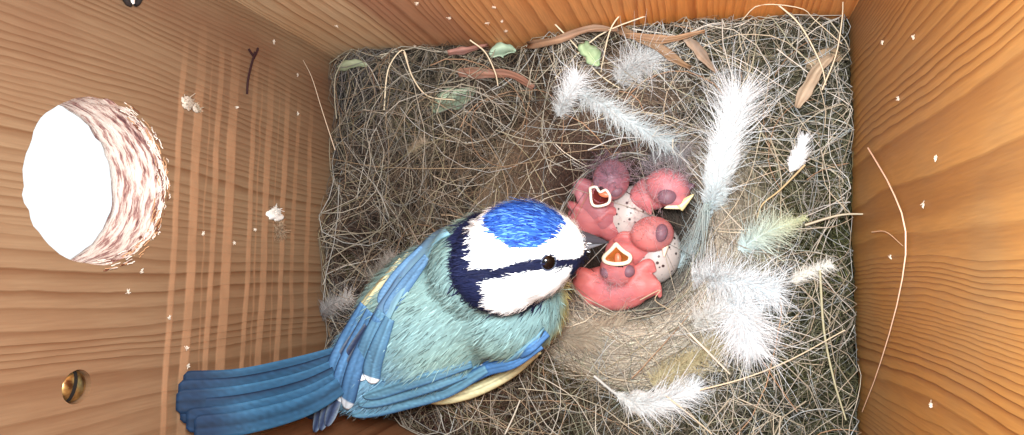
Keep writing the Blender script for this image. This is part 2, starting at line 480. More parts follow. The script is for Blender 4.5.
m_moss = vcol_mat('shaded_moss', 0.95, 0.05)
nest = empty('bird_nest', ((XL + XR) / 2, (YB + YF) / 2, ZF))
tag(nest, 'nest of moss, grass and hair with a deep cup filling the floor of the box', 'nest')
nx, ny = 260, 190
gx, gy = np.meshgrid(np.linspace(XL, XR, nx), np.linspace(0, 1, ny), indexing='ij')
gy = yf(gx) * (1 - gy) + YB * gy
gz = hgt(gx, gy) - 0.22 + rng.normal(0, .05, gx.shape)
V = np.stack([gx, gy, gz], -1).reshape(-1, 3)
idx = np.arange(nx * ny).reshape(nx, ny)
F = np.stack([idx[:-1, :-1], idx[1:, :-1], idx[1:, 1:], idx[:-1, 1:]], -1).reshape(-1, 4)
ring = np.concatenate([idx[:, 0], idx[-1, 1:], idx[-2::-1, -1], idx[0, -2:0:-1]])
V2 = V[ring].copy(); V2[:, 2] = ZF
off = len(V); rn = np.roll(np.arange(len(ring)), -1)
F2 = np.stack([ring, np.arange(len(ring)) + off, rn + off, ring[rn]], -1)
cols = ground_col(V[:, 0], V[:, 1]) * (0.06 + 0.12 * rng.random((len(V), 1)))  # base darkened to paint the shade in the gaps between strands
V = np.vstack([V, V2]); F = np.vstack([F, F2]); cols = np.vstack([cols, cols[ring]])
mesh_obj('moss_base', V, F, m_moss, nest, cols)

def wander(N, K, length, curve, region=None, jit=0.12):
    """random curved strand paths lying on the nest: (N,K,2)"""
    x = rng.uniform(XL + .1, XR - .1, N * 3); y = rng.uniform(0, 1, N * 3); y = yf(x) + .1 + (YB - .2 - yf(x)) * y
    ok = cup_rho(x, y) > 1.05
    if region is not None: ok &= region(x, y)
    x, y = x[ok][:N], y[ok][:N]; N = len(x)
    th = rng.uniform(0, 2 * np.pi, N); kap = rng.normal(0, curve, N)
    L = length * rng.lognormal(0, 0.45, N); ds = L / (K - 1)
    pts = np.zeros((N, K, 2)); pts[:, 0, 0] = x; pts[:, 0, 1] = y
    for i in range(1, K):
        th = th + kap * ds + rng.normal(0, jit, N)
        pts[:, i, 0] = pts[:, i - 1, 0] + np.cos(th) * ds; pts[:, i, 1] = pts[:, i - 1, 1] + np.sin(th) * ds
    def fold(v, a, b):                        # strands turn back where they meet a board
        q = (v - a) % (2 * (b - a)); return a + np.where(q > b - a, 2 * (b - a) - q, q)
    pts[..., 0] = fold(pts[..., 0], XL + .05, XR - .05); pts[..., 1] = fold(pts[..., 1], yf(pts[..., 0]) + .05, YB - .05)
    # push strands out of the cup
    dx = pts[..., 0] - CUP[0]; dy = pts[..., 1] - CUP[1]; rho = cup_rho(pts[..., 0], pts[..., 1])
    s = np.where(rho < 1.0, 1.0 / np.maximum(rho, .05), 1.0)
    pts[..., 0] = CUP[0] + dx * s; pts[..., 1] = CUP[1] + dy * s
    return pts

def strand_cols(pts, light_frac, spread=0.45, straw=None):
    m = pts.mean(1)
    c = ground_col(m[:, 0], m[:, 1])
    v = rng.lognormal(0, spread, (len(m), 1))
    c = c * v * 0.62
    hi = rng.random(len(m)) < light_frac
    pale = linA([[224, 218, 206], [206, 196, 178], [200, 206, 204], [214, 196, 168], [196, 196, 166]])[rng.integers(0, 5, len(m))]
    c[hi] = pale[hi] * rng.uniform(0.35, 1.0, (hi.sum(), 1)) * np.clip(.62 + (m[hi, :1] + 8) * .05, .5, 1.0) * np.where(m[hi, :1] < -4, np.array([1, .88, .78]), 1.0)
    return np.clip(c, 0.004, 0.85)

def mat_layer(name, N, K, length, curve, rad, lo, hi, light, sides=3, spread=.45, region=None, wav=.08, gain=1.0, jit=.12, mossy=False):
    pts = wander(N, K, length, curve, region, jit); N = len(pts)
    z = hgt(pts[..., 0], pts[..., 1]) + rng.uniform(lo, hi, (N, 1)) + np.cumsum(rng.normal(0, wav / 2, (N, K)), 1) * .5
    path = np.concatenate([pts, z[..., None]], -1)
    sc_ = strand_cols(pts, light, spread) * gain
    if mossy:                                 # clumps of green moss, brown hair and darker patches
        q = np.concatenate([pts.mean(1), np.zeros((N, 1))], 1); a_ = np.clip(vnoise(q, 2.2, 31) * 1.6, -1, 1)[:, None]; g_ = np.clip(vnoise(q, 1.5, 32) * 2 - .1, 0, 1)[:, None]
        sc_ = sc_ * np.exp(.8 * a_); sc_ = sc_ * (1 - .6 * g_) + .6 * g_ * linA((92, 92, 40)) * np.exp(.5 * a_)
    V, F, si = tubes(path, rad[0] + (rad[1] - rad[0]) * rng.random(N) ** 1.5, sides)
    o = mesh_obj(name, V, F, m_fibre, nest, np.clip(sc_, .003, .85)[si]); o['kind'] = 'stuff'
    return o
mat_layer('moss_fibre', 15000, 6, 0.5, 3.0, (.006, .014), -.24, -.02, .02, spread=.7, gain=.42, mossy=True)
mat_layer('grass_mat', 2300, 10, 2.2, 0.6, (.007, .014), -.14, .10, .06, spread=.7, gain=.55, jit=.07)
mat_layer('animal_hair', 1700, 18, 3.6, 1.0, (.004, .008), -.06, .24, .40, jit=.04, gain=.8)
mat_layer('long_grass', 330, 18, 5.0, 0.5, (.008, .012), .06, .36, .95, wav=.06, jit=.04)

# lining of the cup: fibres wound around it
def lining(name, N, r0, r1, rad, lo, hi, gain, a0=-math.pi, a1=math.pi, span=(.3, 1.1)):
    K = 9; a = rng.uniform(a0, a1, N); r = rng.uniform(r0, r1, N); sp_ = rng.uniform(*span, N)
    t = np.linspace(-.5, .5, K)
    A = a[:, None] + sp_[:, None] * t; Rr = r[:, None] + rng.normal(0, .12, (N, 1)) * t * 2 + rng.normal(0, .012, (N, K))
    x = np.clip(CUP[0] + CUP_RX * Rr * np.cos(A), XL + .06, XR - .06); y = np.clip(CUP[1] + CUP_RY * Rr * np.sin(A), YF + .06, YB - .06)
    z = hgt(x, y) + rng.uniform(lo, hi, (N, 1)) + rng.normal(0, .02, (N, K))
    V, F, si = tubes(np.stack([x, y, z], -1), rng.uniform(*rad, N), 3)
    m = np.stack([x, y], -1).mean(1)
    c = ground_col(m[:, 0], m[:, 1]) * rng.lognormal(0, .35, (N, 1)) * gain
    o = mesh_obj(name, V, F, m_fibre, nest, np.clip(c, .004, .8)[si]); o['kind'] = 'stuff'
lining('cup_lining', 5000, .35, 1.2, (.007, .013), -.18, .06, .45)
lining('rim_felt', 5200, 1.0, 1.75, (.006, .011), -.10, .14, 1.0, -2.0, 0.5, (.3, 1.2))
lining('rim_fur', 5200, .95, 2.1, (.005, .008), -.08, .16, 0.8, 1.3, 3.4, (.15, .5))

# long straws that can be told apart
STRAW = linA([[232, 224, 208], [216, 204, 180], [206, 194, 168], [226, 216, 196], [196, 184, 158], [220, 218, 210], [188, 150, 118]])
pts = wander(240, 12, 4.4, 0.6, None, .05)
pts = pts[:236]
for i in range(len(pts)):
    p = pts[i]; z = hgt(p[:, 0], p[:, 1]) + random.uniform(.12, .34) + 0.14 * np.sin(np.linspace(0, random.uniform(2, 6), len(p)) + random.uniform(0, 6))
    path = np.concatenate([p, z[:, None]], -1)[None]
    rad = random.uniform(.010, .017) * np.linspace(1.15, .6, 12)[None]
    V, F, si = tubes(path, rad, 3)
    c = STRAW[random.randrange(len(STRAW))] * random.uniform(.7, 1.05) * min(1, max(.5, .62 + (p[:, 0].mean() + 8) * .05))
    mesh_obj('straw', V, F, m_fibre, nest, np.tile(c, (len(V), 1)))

def long_straw(pix, r=.022, col=(220, 204, 174), name='straw', parent=nest, n=16):
    pth = spline([P(*q) if len(q) == 3 else q[3](*q[:3]) for q in pix], n)[None]
    V, F, si = tubes(pth, r * np.linspace(1.1, .7, n)[None], 4)
    return mesh_obj(name, V, F, m_fibre, parent, np.tile(linA(col), (len(V), 1)))
# straws seen singly in the photograph
long_straw([(633, 2, .9), (612, 26, .8), (603, 60, .6), (601, 72, .4)])
long_straw([(555, 78, .3), (595, 38, .5), (640, 18, .7), (668, 11, .6), (700, 14, .3)])
long_straw([(553, 22, .7), (575, 45, .5), (600, 75, .4), (640, 100, .3)])
long_straw([(553, 22, .6), (580, 22, .5), (604, 27, .4)])
long_straw([(404, 52, .5), (413, 78, .4), (428, 96, .3), (455, 100, .3)])
long_straw([(384, 110, .3), (388, 70, .5), (402, 50, .6), (408, 62, .4)])
long_straw([(470, 40, .6), (485, 52, .5), (495, 72, .4), (498, 86, .3)])
long_straw([(775, 2, .7), (800, 25, .6), (820, 62, .5), (826, 85, .4)])
long_straw([(822, 90, .4), (836, 55, .6), (842, 20, .8), (843, 2, 1.1)], .018)
long_straw([(742, 20, .4), (760, 5, .8), (800, 8, .8), (815, 20, .5), (842, 44, .5)], .014)
long_straw([(805, 165, .3), (780, 190, .4), (762, 205, .4), (756, 225, .3)], .024, (196, 174, 132))
long_straw([(690, 334, .45), (712, 356, .5), (730, 374, .45)], .03, (226, 214, 190))
long_straw([(505, 434, .6), (514, 415, .7), (520, 400, .7)], .022, (214, 204, 186))
long_straw([(700, 390, .4), (745, 378, .5), (790, 360, .5), (845, 330, .4)], .02)
long_straw([(820, 270, .4), (824, 330, .4), (834, 380, .4), (846, 420, .3)], .03, (176, 172, 140))
long_straw([(665, 395, .4), (690, 415, .4), (712, 434, .4)], .02)
long_straw([(805, 225, .4), (840, 215, .4), (868, 214, .3)], .03, (190, 182, 158))
long_straw([(588, 150, .3), (620, 138, .5), (660, 142, .5), (690, 165, .4)], .016, (196, 190, 184))
long_straw([(640, 300, .1), (660, 290, .2), (655, 300, .2), (670, 310, .1)], .014, (200, 180, 150))

# ------------------------------------------------------------------ feathers and other lining lying on the nest
m_down = vcol_mat('white_down', 0.85, 0.1, translucent=0.15)
def feather(name, label, rachis, width, n, color, tipcolor=None, fluff=.35, barb_len=1.0, group='pale feathers tucked into the nest', ang=(35, 70), shaft=.02, cat='feather', curl=.3, lift=.25, dens_pow=1.0, K=6, rad=(.008, .014), sheet=None):
    """rachis: list of (px,py,height above the nest); width(t) half width in cm"""
    R = []
    for px, py, h in rachis:
        p = P(px, py, h); p[2] = float(hgt(p[0], p[1])) + h; R.append(P(px, py, p[2]))
    C = spline(R, 40)
    root = empty(name, C[0]); tag(root, label, cat, group)
    V, F, _ = tubes(C[None], shaft * np.linspace(1.2, .3, 40)[None], 4)
    mesh_obj('shaft', V, F, m_down, root, np.tile(linA(color), (len(V), 1)))
    n = int(n * 2.0)
    t = rng.random(n) ** dens_pow; i = np.clip((t * 39).astype(int), 0, 38)
    b = C[i] + (C[i + 1] - C[i]) * (t * 39 - i)[:, None]
    T = norm(C[i + 1] - C[i]); side = norm(np.cross(T, [0, 0, 1.0])) * np.where(rng.random(n) < .5, -1, 1)[:, None]
    al = np.radians(rng.uniform(*ang, n)) + rng.normal(0, fluff * .5, n)
    D = T * np.cos(al)[:, None] + side * np.sin(al)[:, None]
    D[:, 2] += rng.normal(lift * .6, fluff * .7, n); D = norm(D)
    L = np.array([width(q) for q in t]) * rng.lognormal(-.3, .45, n) * barb_len
    s = np.linspace(0, 1, K)
    bend = norm(T + rng.normal(0, fluff * 1.6, (n, 3)))
    path = b[:, None] + D[:, None] * (s[None, :, None] * L[:, None, None]) + bend[:, None] * (curl * L[:, None, None] * (s ** 2)[None, :, None])
    path += rng.normal(0, .018 * fluff / .35, path.shape) * s[None, :, None]
    hh = hgt(path[..., 0], path[..., 1]) + .03
    path[..., 2] = np.maximum(path[..., 2] - .35 * L[:, None] * s ** 2 * lift, hh)
    path[..., 0] = np.clip(path[..., 0], XL + .05, XR - .05); path[..., 1] = np.clip(path[..., 1], yf(path[..., 0]) + .05, YB - .05)
    flat = norm(np.cross(D, np.array([0, 0, 1.0]) + rng.normal(0, .55, (n, 3))))
    V, F, si = ribbons(path, rng.uniform(*rad, n)[:, None] * np.linspace(.95, .12, K)[None], flat)
    c0, c1 = linA(color), linA(tipcolor if tipcolor else color)
    c = (c0[None] * (1 - t[:, None]) + c1[None] * t[:, None]) * rng.uniform(.8, 1.08, (n, 1))
    mesh_obj('barbs' if sheet else 'vane', V, F, m_down, root, np.clip(c, 0, .92)[si])
    if sheet:                                 # the closed web of the feather under its loose barbs
        t0, t1, fr = sheet; a_, b_ = int(t0 * 39), int(t1 * 39); m_ = 9; V = []; sdr = norm(np.cross(np.gradient(C, axis=0), [0, 0, 1.0]))
        for q in range(a_, b_ + 1):
            tt = (q - a_) / (b_ - a_); env = min(1, 4 * tt + .15) * min(1, 3.0 * (1 - tt) + .1); jl, jr = rng.uniform(.7, 1.15, 2)
            for r_ in range(m_):
                sg = r_ / (m_ - 1) * 2 - 1; p_ = C[q] + sdr[q] * sg * width(q / 39) * fr * env * (jl if sg < 0 else jr)
                p_ = np.array([min(max(p_[0], XL + .05), XR - .05), p_[1], p_[2] - .10 * sg * sg + rng.normal(0, .008)])
                p_[2] = max(p_[2], float(hgt(p_[0], p_[1])) + .06); V.append(p_)
        ix = np.arange(len(V)).reshape(-1, m_)
        F = np.stack([ix[:-1, :-1], ix[:-1, 1:], ix[1:, 1:], ix[1:, :-1]], -1).reshape(-1, 4)
        cs = linA(color) + (linA(tipcolor or color) - linA(color)) * np.repeat(np.linspace(0, 1, len(ix)), m_)[:, None]
        o = mesh_obj('web', V, F, m_down, root, cs * rng.uniform(.86, 1.0, (len(V), 1)))
        sl = o.modifiers.new('thick', 'SOLIDIFY'); sl.thickness = .03 * S
    return root
W = (232, 236, 238)
big_feather = feather('feather', 'largest white feather, standing upright along the right rim of the nest cup', [(676, 268, .25), (700, 232, .35), (714, 195, .5), (724, 150, .6), (738, 98, .6)], lambda t: .12 + .75 * t ** 1.2 if t > .3 else .3, 1700, (200, 216, 218), W, .5, ang=(18, 55), shaft=.03, dens_pow=.7, sheet=(.3, .97, .62))
N = 46                                      # loose barbs fanning out from the bare quill of the largest feather
b0 = P(706, 205, .5); e0 = np.array([P(x_, y_, .1) for x_, y_ in zip(rng.uniform(655, 702, N), rng.uniform(256, 276, N))])
e0[:, 2] = hgt(e0[:, 0], e0[:, 1]) + rng.uniform(.06, .25, N)
s5 = np.linspace(0, 1, 8)[None, :, None]; st_ = b0 + rng.normal(0, .07, (N, 3))
pp = st_[:, None] * (1 - s5) + e0[:, None] * s5 + np.array([.22, 0, .35])[None, None] * (s5 * (1 - s5)) * rng.uniform(.3, 1.4, (N, 1, 1))
pp[..., 2] = np.maximum(pp[..., 2], hgt(pp[..., 0], pp[..., 1]) + .04)
V, F, si = tubes(pp, rng.uniform(.006, .011, N)[:, None] * np.linspace(1, .5, 8)[None], 3)
mesh_obj('loose_barbs', V, F, m_down, big_feather, (linA((216, 232, 228)) * rng.uniform(.75, 1.05, (N, 1)))[si])
feather('feather', 'white feather tuft at the upper rim of the cup beside the green leaf', [(558, 116, .4), (566, 98, .6), (578, 78, .5)], lambda t: .28 + .25 * t, 420, (200, 202, 200), W, .6, ang=(20, 80), sheet=(.1, .9, .5))
feather('feather', 'long greyish white feather running down from the tuft to the speckled egg', [(578, 92, .4), (608, 108, .5), (640, 128, .4), (668, 142, .3)], lambda t: .42, 620, (208, 214, 214), (190, 200, 202), .6, ang=(20, 70), sheet=(.05, .8, .45))
feather('feather', 'round grey-white clump of down near the back board', [(618, 82, .3), (632, 66, .4), (652, 58, .3)], lambda t: .55, 520, (198, 198, 196), (208, 212, 212), .9, ang=(20, 100), curl=.6)
feather('feather', 'small curled white feather among grass stems by the right board', [(790, 172, .5), (798, 158, .6), (804, 137, .6)], lambda t: .16 + .1 * math.sin(3.1 * t), 200, (236, 238, 236), W, .2, ang=(20, 50), sheet=(.05, .95, .8))
feather('feather', 'pale bluish green feather right of the largest white feather', [(738, 250, .3), (768, 232, .4), (805, 218, .4)], lambda t: .40 * math.sin(math.pi * min(1, t + .15)) + .1, 520, (190, 208, 208), (200, 202, 160), .5)
feather('feather', 'brightest downy white feather in the big clump right of the cup', [(728, 296, .4), (742, 318, .6), (752, 350, .55)], lambda t: .52 * math.sin(math.pi * (t * .8 + .15)) + .2, 1200, W, W, .75, ang=(20, 70), dens_pow=.8, sheet=(.1, .98, .65))
feather('feather', 'white feather with loose spread barbs forming the top of the big white clump', [(692, 280, .3), (725, 280, .5), (776, 292, .4)], lambda t: .62, 1000, (230, 234, 234), (222, 230, 234), .85, ang=(25, 80), sheet=(.1, .9, .45))
feather('feather', 'short white feather on the side of the big white clump facing the cup', [(694, 326, .3), (715, 312, .5), (738, 300, .5)], lambda t: .48, 560, (216, 214, 206), W, .8, sheet=(.1, .9, .4))
feather('feather', 'white feather with a long quill lying flat below the nest cup', [(594, 376, .35), (620, 396, .5), (650, 404, .5), (697, 388, .4)], lambda t: .04 if t < .25 else .48 * math.sin(math.pi * min(1, (t - .25) * 1.15)) + .1, 760, (206, 206, 200), W, .45, ang=(15, 60), shaft=.035, dens_pow=.6, sheet=(.35, .95, .6))
feather('feather', 'small pale wisp of a feather between moss and the big white clump', [(792, 282, .4), (808, 272, .5), (832, 264, .4)], lambda t: .2, 200, (216, 216, 206), (230, 230, 222), .35)
feather('feather', 'cream tuft of down on the lower rim of the cup', [(652, 384, .3), (680, 368, .4), (722, 344, .35)], lambda t: .35, 600, (196, 184, 148), (190, 178, 142), .8, ang=(20, 110), curl=.6, sheet=(.1, .9, .6))
feather('feather', 'little cream down tuft in brown hair at the back left of the nest', [(408, 152, .3), (416, 146, .35), (424, 140, .3)], lambda t: .18, 130, (150, 134, 110), (166, 150, 128), .8)
feather('feather', 'grey and white striped feather tuft against the left board behind the bird', [(318, 318, .2), (330, 306, .3), (350, 296, .3)], lambda t: .35, 300, (120, 114, 112), (190, 184, 178), .5)
feather('feather', 'pale grey tuft of down at the back of the blue tit', [(368, 280, .2), (380, 268, .35), (392, 256, .3)], lambda t: .3, 240, (140, 132, 122), (160, 150, 140), .7)
feather('feather', 'flat pale felt pad of down on the rim under the blue tit beak', [(556, 334, .15), (585, 336, .2), (622, 328, .15)], lambda t: .5, 700, (172, 158, 138), (180, 168, 148), .5, ang=(10, 60), lift=.05, sheet=(.02, .98, .8))
feather('feather', 'thin silvery down wisp just inside the upper right rim of the cup', [(640, 160, .2), (660, 150, .25), (684, 156, .2)], lambda t: .45, 420, (140, 132, 134), (150, 146, 146), .8, ang=(20, 110), curl=.6)

def leaf_geo(pix, halfw, n=12, m=5, cup=.06, edge=None):
    C = spline([P(px, py, float(hgt(*P(px, py, .2)[:2])) + h) for px, py, h in pix], n)
    T = norm(np.gradient(C, axis=0)); sd = norm(np.cross(T, [0.1, 0, 1.0])); up = np.cross(sd, T)
    V = []
    for i in range(n):
        t = i / (n - 1); ph = len(bpy.data.meshes); w = halfw * (math.sin(math.pi * min(.97, t * .9 + .08)) ** .6 if edge is None else edge(t))
        for j in range(m):
            s = j / (m - 1) * 2 - 1
            rag = 1 + (.22 * math.sin(8 * t + ph + 2.2 * s) + .12 * math.sin(19 * t + 2 * ph - 3 * s)) * abs(s)
            V.append(C[i] + sd[i] * s * w * rag + up[i] * (cup * s * s + .02 * math.sin(7 * t + 3 * s)))
    idx = np.arange(n * m).reshape(n, m)
    top = np.stack([idx[:-1, :-1], idx[1:, :-1], idx[1:, 1:], idx[:-1, 1:]], -1).reshape(-1, 4)
    return np.array(V), top, C
def leaf(name, label, cat, pix, halfw, col, col2, group=None, edge=None, cup=.06, vein=None):
    V, F, C = leaf_geo(pix, halfw, cup=cup, edge=edge)
    root = empty(name, C[0]); tag(root, label, cat, group)
    c = linA(col) + (linA(col2) - linA(col)) * rng.random((len(V), 1))
    c = c * np.tile(rng.lognormal(-.1, .28, 5), 12)[:, None]      # fibres along the blade
    o = mesh_obj('blade', V, F, m_leaf, root, c)
    sd = o.modifiers.new('thick', 'SOLIDIFY'); sd.thickness = .025 * S
    if vein:
        v, f, _ = tubes((C + np.array([0, 0, .02]))[None], .016 * np.linspace(1, .4, len(C))[None], 4)
        mesh_obj('midrib', v, f, m_leaf, root, np.tile(linA(vein), (len(v), 1)))
m_leaf = vcol_mat('dry_and_green_leaf', 0.6, 0.3)
leaf('green_leaf', 'bright green leaf fragment below the back board near the grey down', 'leaf', [(583, 44, .5), (590, 54, .55), (599, 66, .5)], .22, (136, 164, 124), (160, 182, 142), 'green leaf fragments in the nest', vein=(196, 214, 170))
leaf('green_leaf', 'pale green leaf piece half buried left of the reddish bark strip', 'leaf', [(432, 110, .02), (452, 100, .06), (476, 90, .04)], .30, (104, 124, 104), (136, 150, 126), 'green leaf fragments in the nest')
leaf('green_leaf', 'small silvery green leaf piece just above the reddish bark strip', 'leaf', [(490, 56, .4), (504, 50, .45), (516, 52, .4)], .2, (140, 164, 140), (160, 180, 156), 'green leaf fragments in the nest')
leaf('green_leaf', 'greyish green lichen scrap in the back left corner of the nest', 'leaf', [(338, 70, .3), (352, 64, .4), (368, 66, .3)], .14, (124, 132, 104), (150, 156, 128), 'green leaf fragments in the nest')
strip = lambda t: .8 + .2 * math.sin(5 * t) if t < .85 else .5
leaf('bark_strip', 'reddish brown bark strip lying in grass below the back board', 'bark', [(458, 74, .2), (485, 73, .26), (512, 76, .26), (534, 88, .16)], .15, (112, 78, 64), (132, 94, 76), 'bark strips in the nest', strip)
leaf('bark_strip', 'tan peeling bark strip under the back board above the white tuft', 'bark', [(528, 46, .4), (558, 40, .5), (590, 30, .5), (618, 30, .4)], .12, (150, 116, 92), (168, 134, 106), 'bark strips in the nest', strip)
leaf('bark_strip', 'longest brown bark strip slanting down right of the grey down clump', 'bark', [(620, 30, .4), (648, 42, .5), (672, 58, .5), (690, 68, .4)], .13, (132, 104, 78), (150, 122, 92), 'bark strips in the nest', strip)
leaf('bark_strip', 'straight grey-brown bark strip above the largest white feather', 'bark', [(686, 38, .4), (700, 54, .5), (716, 72, .4)], .13, (134, 114, 96), (152, 132, 112), 'bark strips in the nest', strip)
leaf('bark_strip', 'thin rusty bark strip under the back board by the tan peeling strip', 'bark', [(626, 36, .45), (665, 40, .5), (705, 32, .45)], .1, (146, 112, 82), (164, 130, 98), 'bark strips in the nest', strip)
leaf('bark_strip', 'dull purple-brown bark strip along the back board left of the reddish one', 'bark', [(448, 54, .35), (468, 50, .4), (488, 46, .4)], .1, (120, 84, 74), (140, 100, 88), 'bark strips in the nest', strip)
leaf('dry_leaf', 'curled dry tan leaf blade in the back right part of the nest', 'leaf', [(797, 108, .4), (806, 88, .5), (818, 70, .5), (832, 56, .4)], .16, (150, 130, 108), (166, 146, 122), None, cup=.1)
leaf('dry_leaf', 'flat pale brown leaf scrap in grass under the back right corner', 'leaf', [(806, 66, .1), (824, 58, .15), (842, 56, .1)], .2, (120, 104, 84), (150, 128, 100), None)

# ------------------------------------------------------------------ eggs
def egg(name, label, c, axis, a, b, seed):
    k = NT('speckled_shell')
    tc = k.n('ShaderNodeTexCoord')
    vo = k.n('ShaderNodeTexVoronoi'); k.l(tc.outputs['Object'], vo.inputs['Vector']); vo.inputs['Scale'].default_value = 640
    vo.inputs['Randomness'].default_value = 1.0
    nz = k.noise(tc.outputs['Object'], 330, 2)
    d = k.math('ADD', vo.outputs['Distance'], k.math('MULTIPLY', nz, 0.55))
    m = k.ramp(d, [(0.46, 1.0), (0.55, 0.0)])
    c2 = k.mix(m, lin((192, 182, 176)), lin((58, 36, 36)))
    k.l(c2, k.b.inputs['Base Color']); k.b.inputs['Roughness'].default_value = .45
    ax = Vector(axis).normalized(); q = ax.to_track_quat('Z', 'Y')
    V = []; F = []; nu, nv = 32, 20
    for i in range(nv + 1):
        t = math.pi * i / nv; zz = math.cos(t); r = math.sin(t) * (1 - .13 * zz)
        for j in range(nu):
            f = 2 * math.pi * j / nu
            V.append(np.array(q @ Vector((b * r * math.cos(f), b * r * math.sin(f), a * zz))) + np.array(c))
    for i in range(nv):
        for j in range(nu):
            p, r = i * nu + j, i * nu + (j + 1) % nu; F.append((p, p + nu, r + nu, r))
    o = mesh_obj(name, V, F, k.m, origin=c)
    tag(o, label, 'egg', 'unhatched eggs in the cup')
    return o
egg('egg', 'speckled white egg between the two nestlings at the back of the cup', P(630, 213, -1.4), (.4, 1, .3), .80, .62, 1)
egg('egg', 'speckled white egg at the right of the cup, partly covered by a nestling', P(657, 255, -1.55), (.5, .9, .2), .82, .64, 2)

# ------------------------------------------------------------------ nestlings
m_skin = vcol_mat('nestling_skin', 0.5, 0.35, sss=0.35, bump=(260, .5, .05))
m_gape = vcol_mat('gape', 0.4, 0.5, sss=0.2)
m_nestdown = vcol_mat('grey_nestling_down', 0.9, 0.1)
def blob_union(name, balls, caps, voxel, smooth, mat):
    """one continuous body: ellipsoids and tapered limbs fused by a voxel remesh"""
    bm = bmesh.new()
    for c, ax, sz in balls:
        r = bmesh.ops.create_icosphere(bm, subdivisions=3, radius=1.0)
        q = Vector(ax).normalized().to_track_quat('Y', 'Z').to_matrix().to_4x4()
        M = Matrix.Translation(Vector(c) * S) @ q @ Matrix.Diagonal((sz[0] * S, sz[1] * S, sz[2] * S, 1))
        bmesh.ops.transform(bm, matrix=M, verts=r['verts'])
    for pts, rads in caps:
        n = 14; C = spline(pts, n); R = np.interp(np.linspace(0, 1, n), np.linspace(0, 1, len(rads)), rads)
        for i in range(n):
            r = bmesh.ops.create_icosphere(bm, subdivisions=2, radius=R[i] * S)
            bmesh.ops.translate(bm, verts=r['verts'], vec=Vector(C[i]) * S)
    me = bpy.data.meshes.new(name); bm.to_mesh(me); bm.free()
    o = bpy.data.objects.new(name, me); COL.objects.link(o)
    md = o.modifiers.new('fuse', 'REMESH'); md.mode = 'VOXEL'; md.voxel_size = voxel * S; md.use_smooth_shade = True
    sm = o.modifiers.new('smooth', 'SMOOTH'); sm.factor = .5; sm.iterations = smooth
    ev = evaluated_mesh(o, name)
    bpy.data.objects.remove(o, do_unlink=True); bpy.data.meshes.remove(me)
    ev.materials.clear(); ev.materials.append(mat)
    ev.polygons.foreach_set('use_smooth', np.full(len(ev.polygons), True))
    co = np.zeros(len(ev.vertices) * 3, np.float32); ev.vertices.foreach_get('co', co)
    return ev, co.reshape(-1, 3) / S

def set_col(me, col):
    c = np.ones((len(me.vertices), 4), np.float32); c[:, :3] = col
    a = me.color_attributes.new('Col', 'FLOAT_COLOR', 'POINT'); a.data.foreach_set('color', c.ravel())

def place_mesh(me, parent, name):
    me.transform(Matrix.Translation(-parent.location))
    o = bpy.data.objects.new(name, me)
    return link(o, parent)

def ellipsoid_geo(c, ax, sz, nu=18, nv=12):
    q = Vector(ax).normalized().to_track_quat('Y', 'Z')
    V = []; F = []
    for i in range(nv + 1):
        t = math.pi * i / nv
        for j in range(nu):
            f = 2 * math.pi * j / nu
            V.append(np.array(q @ Vector((sz[0] * math.sin(t) * math.cos(f), sz[1] * math.cos(t), sz[2] * math.sin(t) * math.sin(f)))) + np.array(c))
    for i in range(nv):
        for j in range(nu):
            p, r = i * nu + j, i * nu + (j + 1) % nu; F.append((p, p + nu, r + nu, r))
    return np.array(V), F

def down(root, centres, n, length, col, seed):
    r = np.random.default_rng(seed); P_ = []; 
    for c, nrm, sp_ in centres:
        b = np.array(c) + r.normal(0, sp_, (n, 3)) * np.array([1, 1, .35]); d = norm(np.array(nrm) + r.normal(0, .7, (n, 3)))
        s = np.linspace(0, 1, 5); L = length * r.uniform(.5, 1.2, n)
        p = b[:, None] + d[:, None] * (s[None, :, None] * L[:, None, None]) + r.normal(0, .25, (n, 1, 3)) * (s ** 2)[None, :, None] * L[:, None, None]
        P_.append(p)
    p = np.concatenate(P_)
    V, F, si = tubes(p, r.uniform(.002, .004, len(p)), 3)
    c = linA(col) * r.uniform(.7, 1.3, (len(p), 1))
    o = mesh_obj('down', V, F, m_nestdown, root, c[si]); o['kind'] = 'stuff'

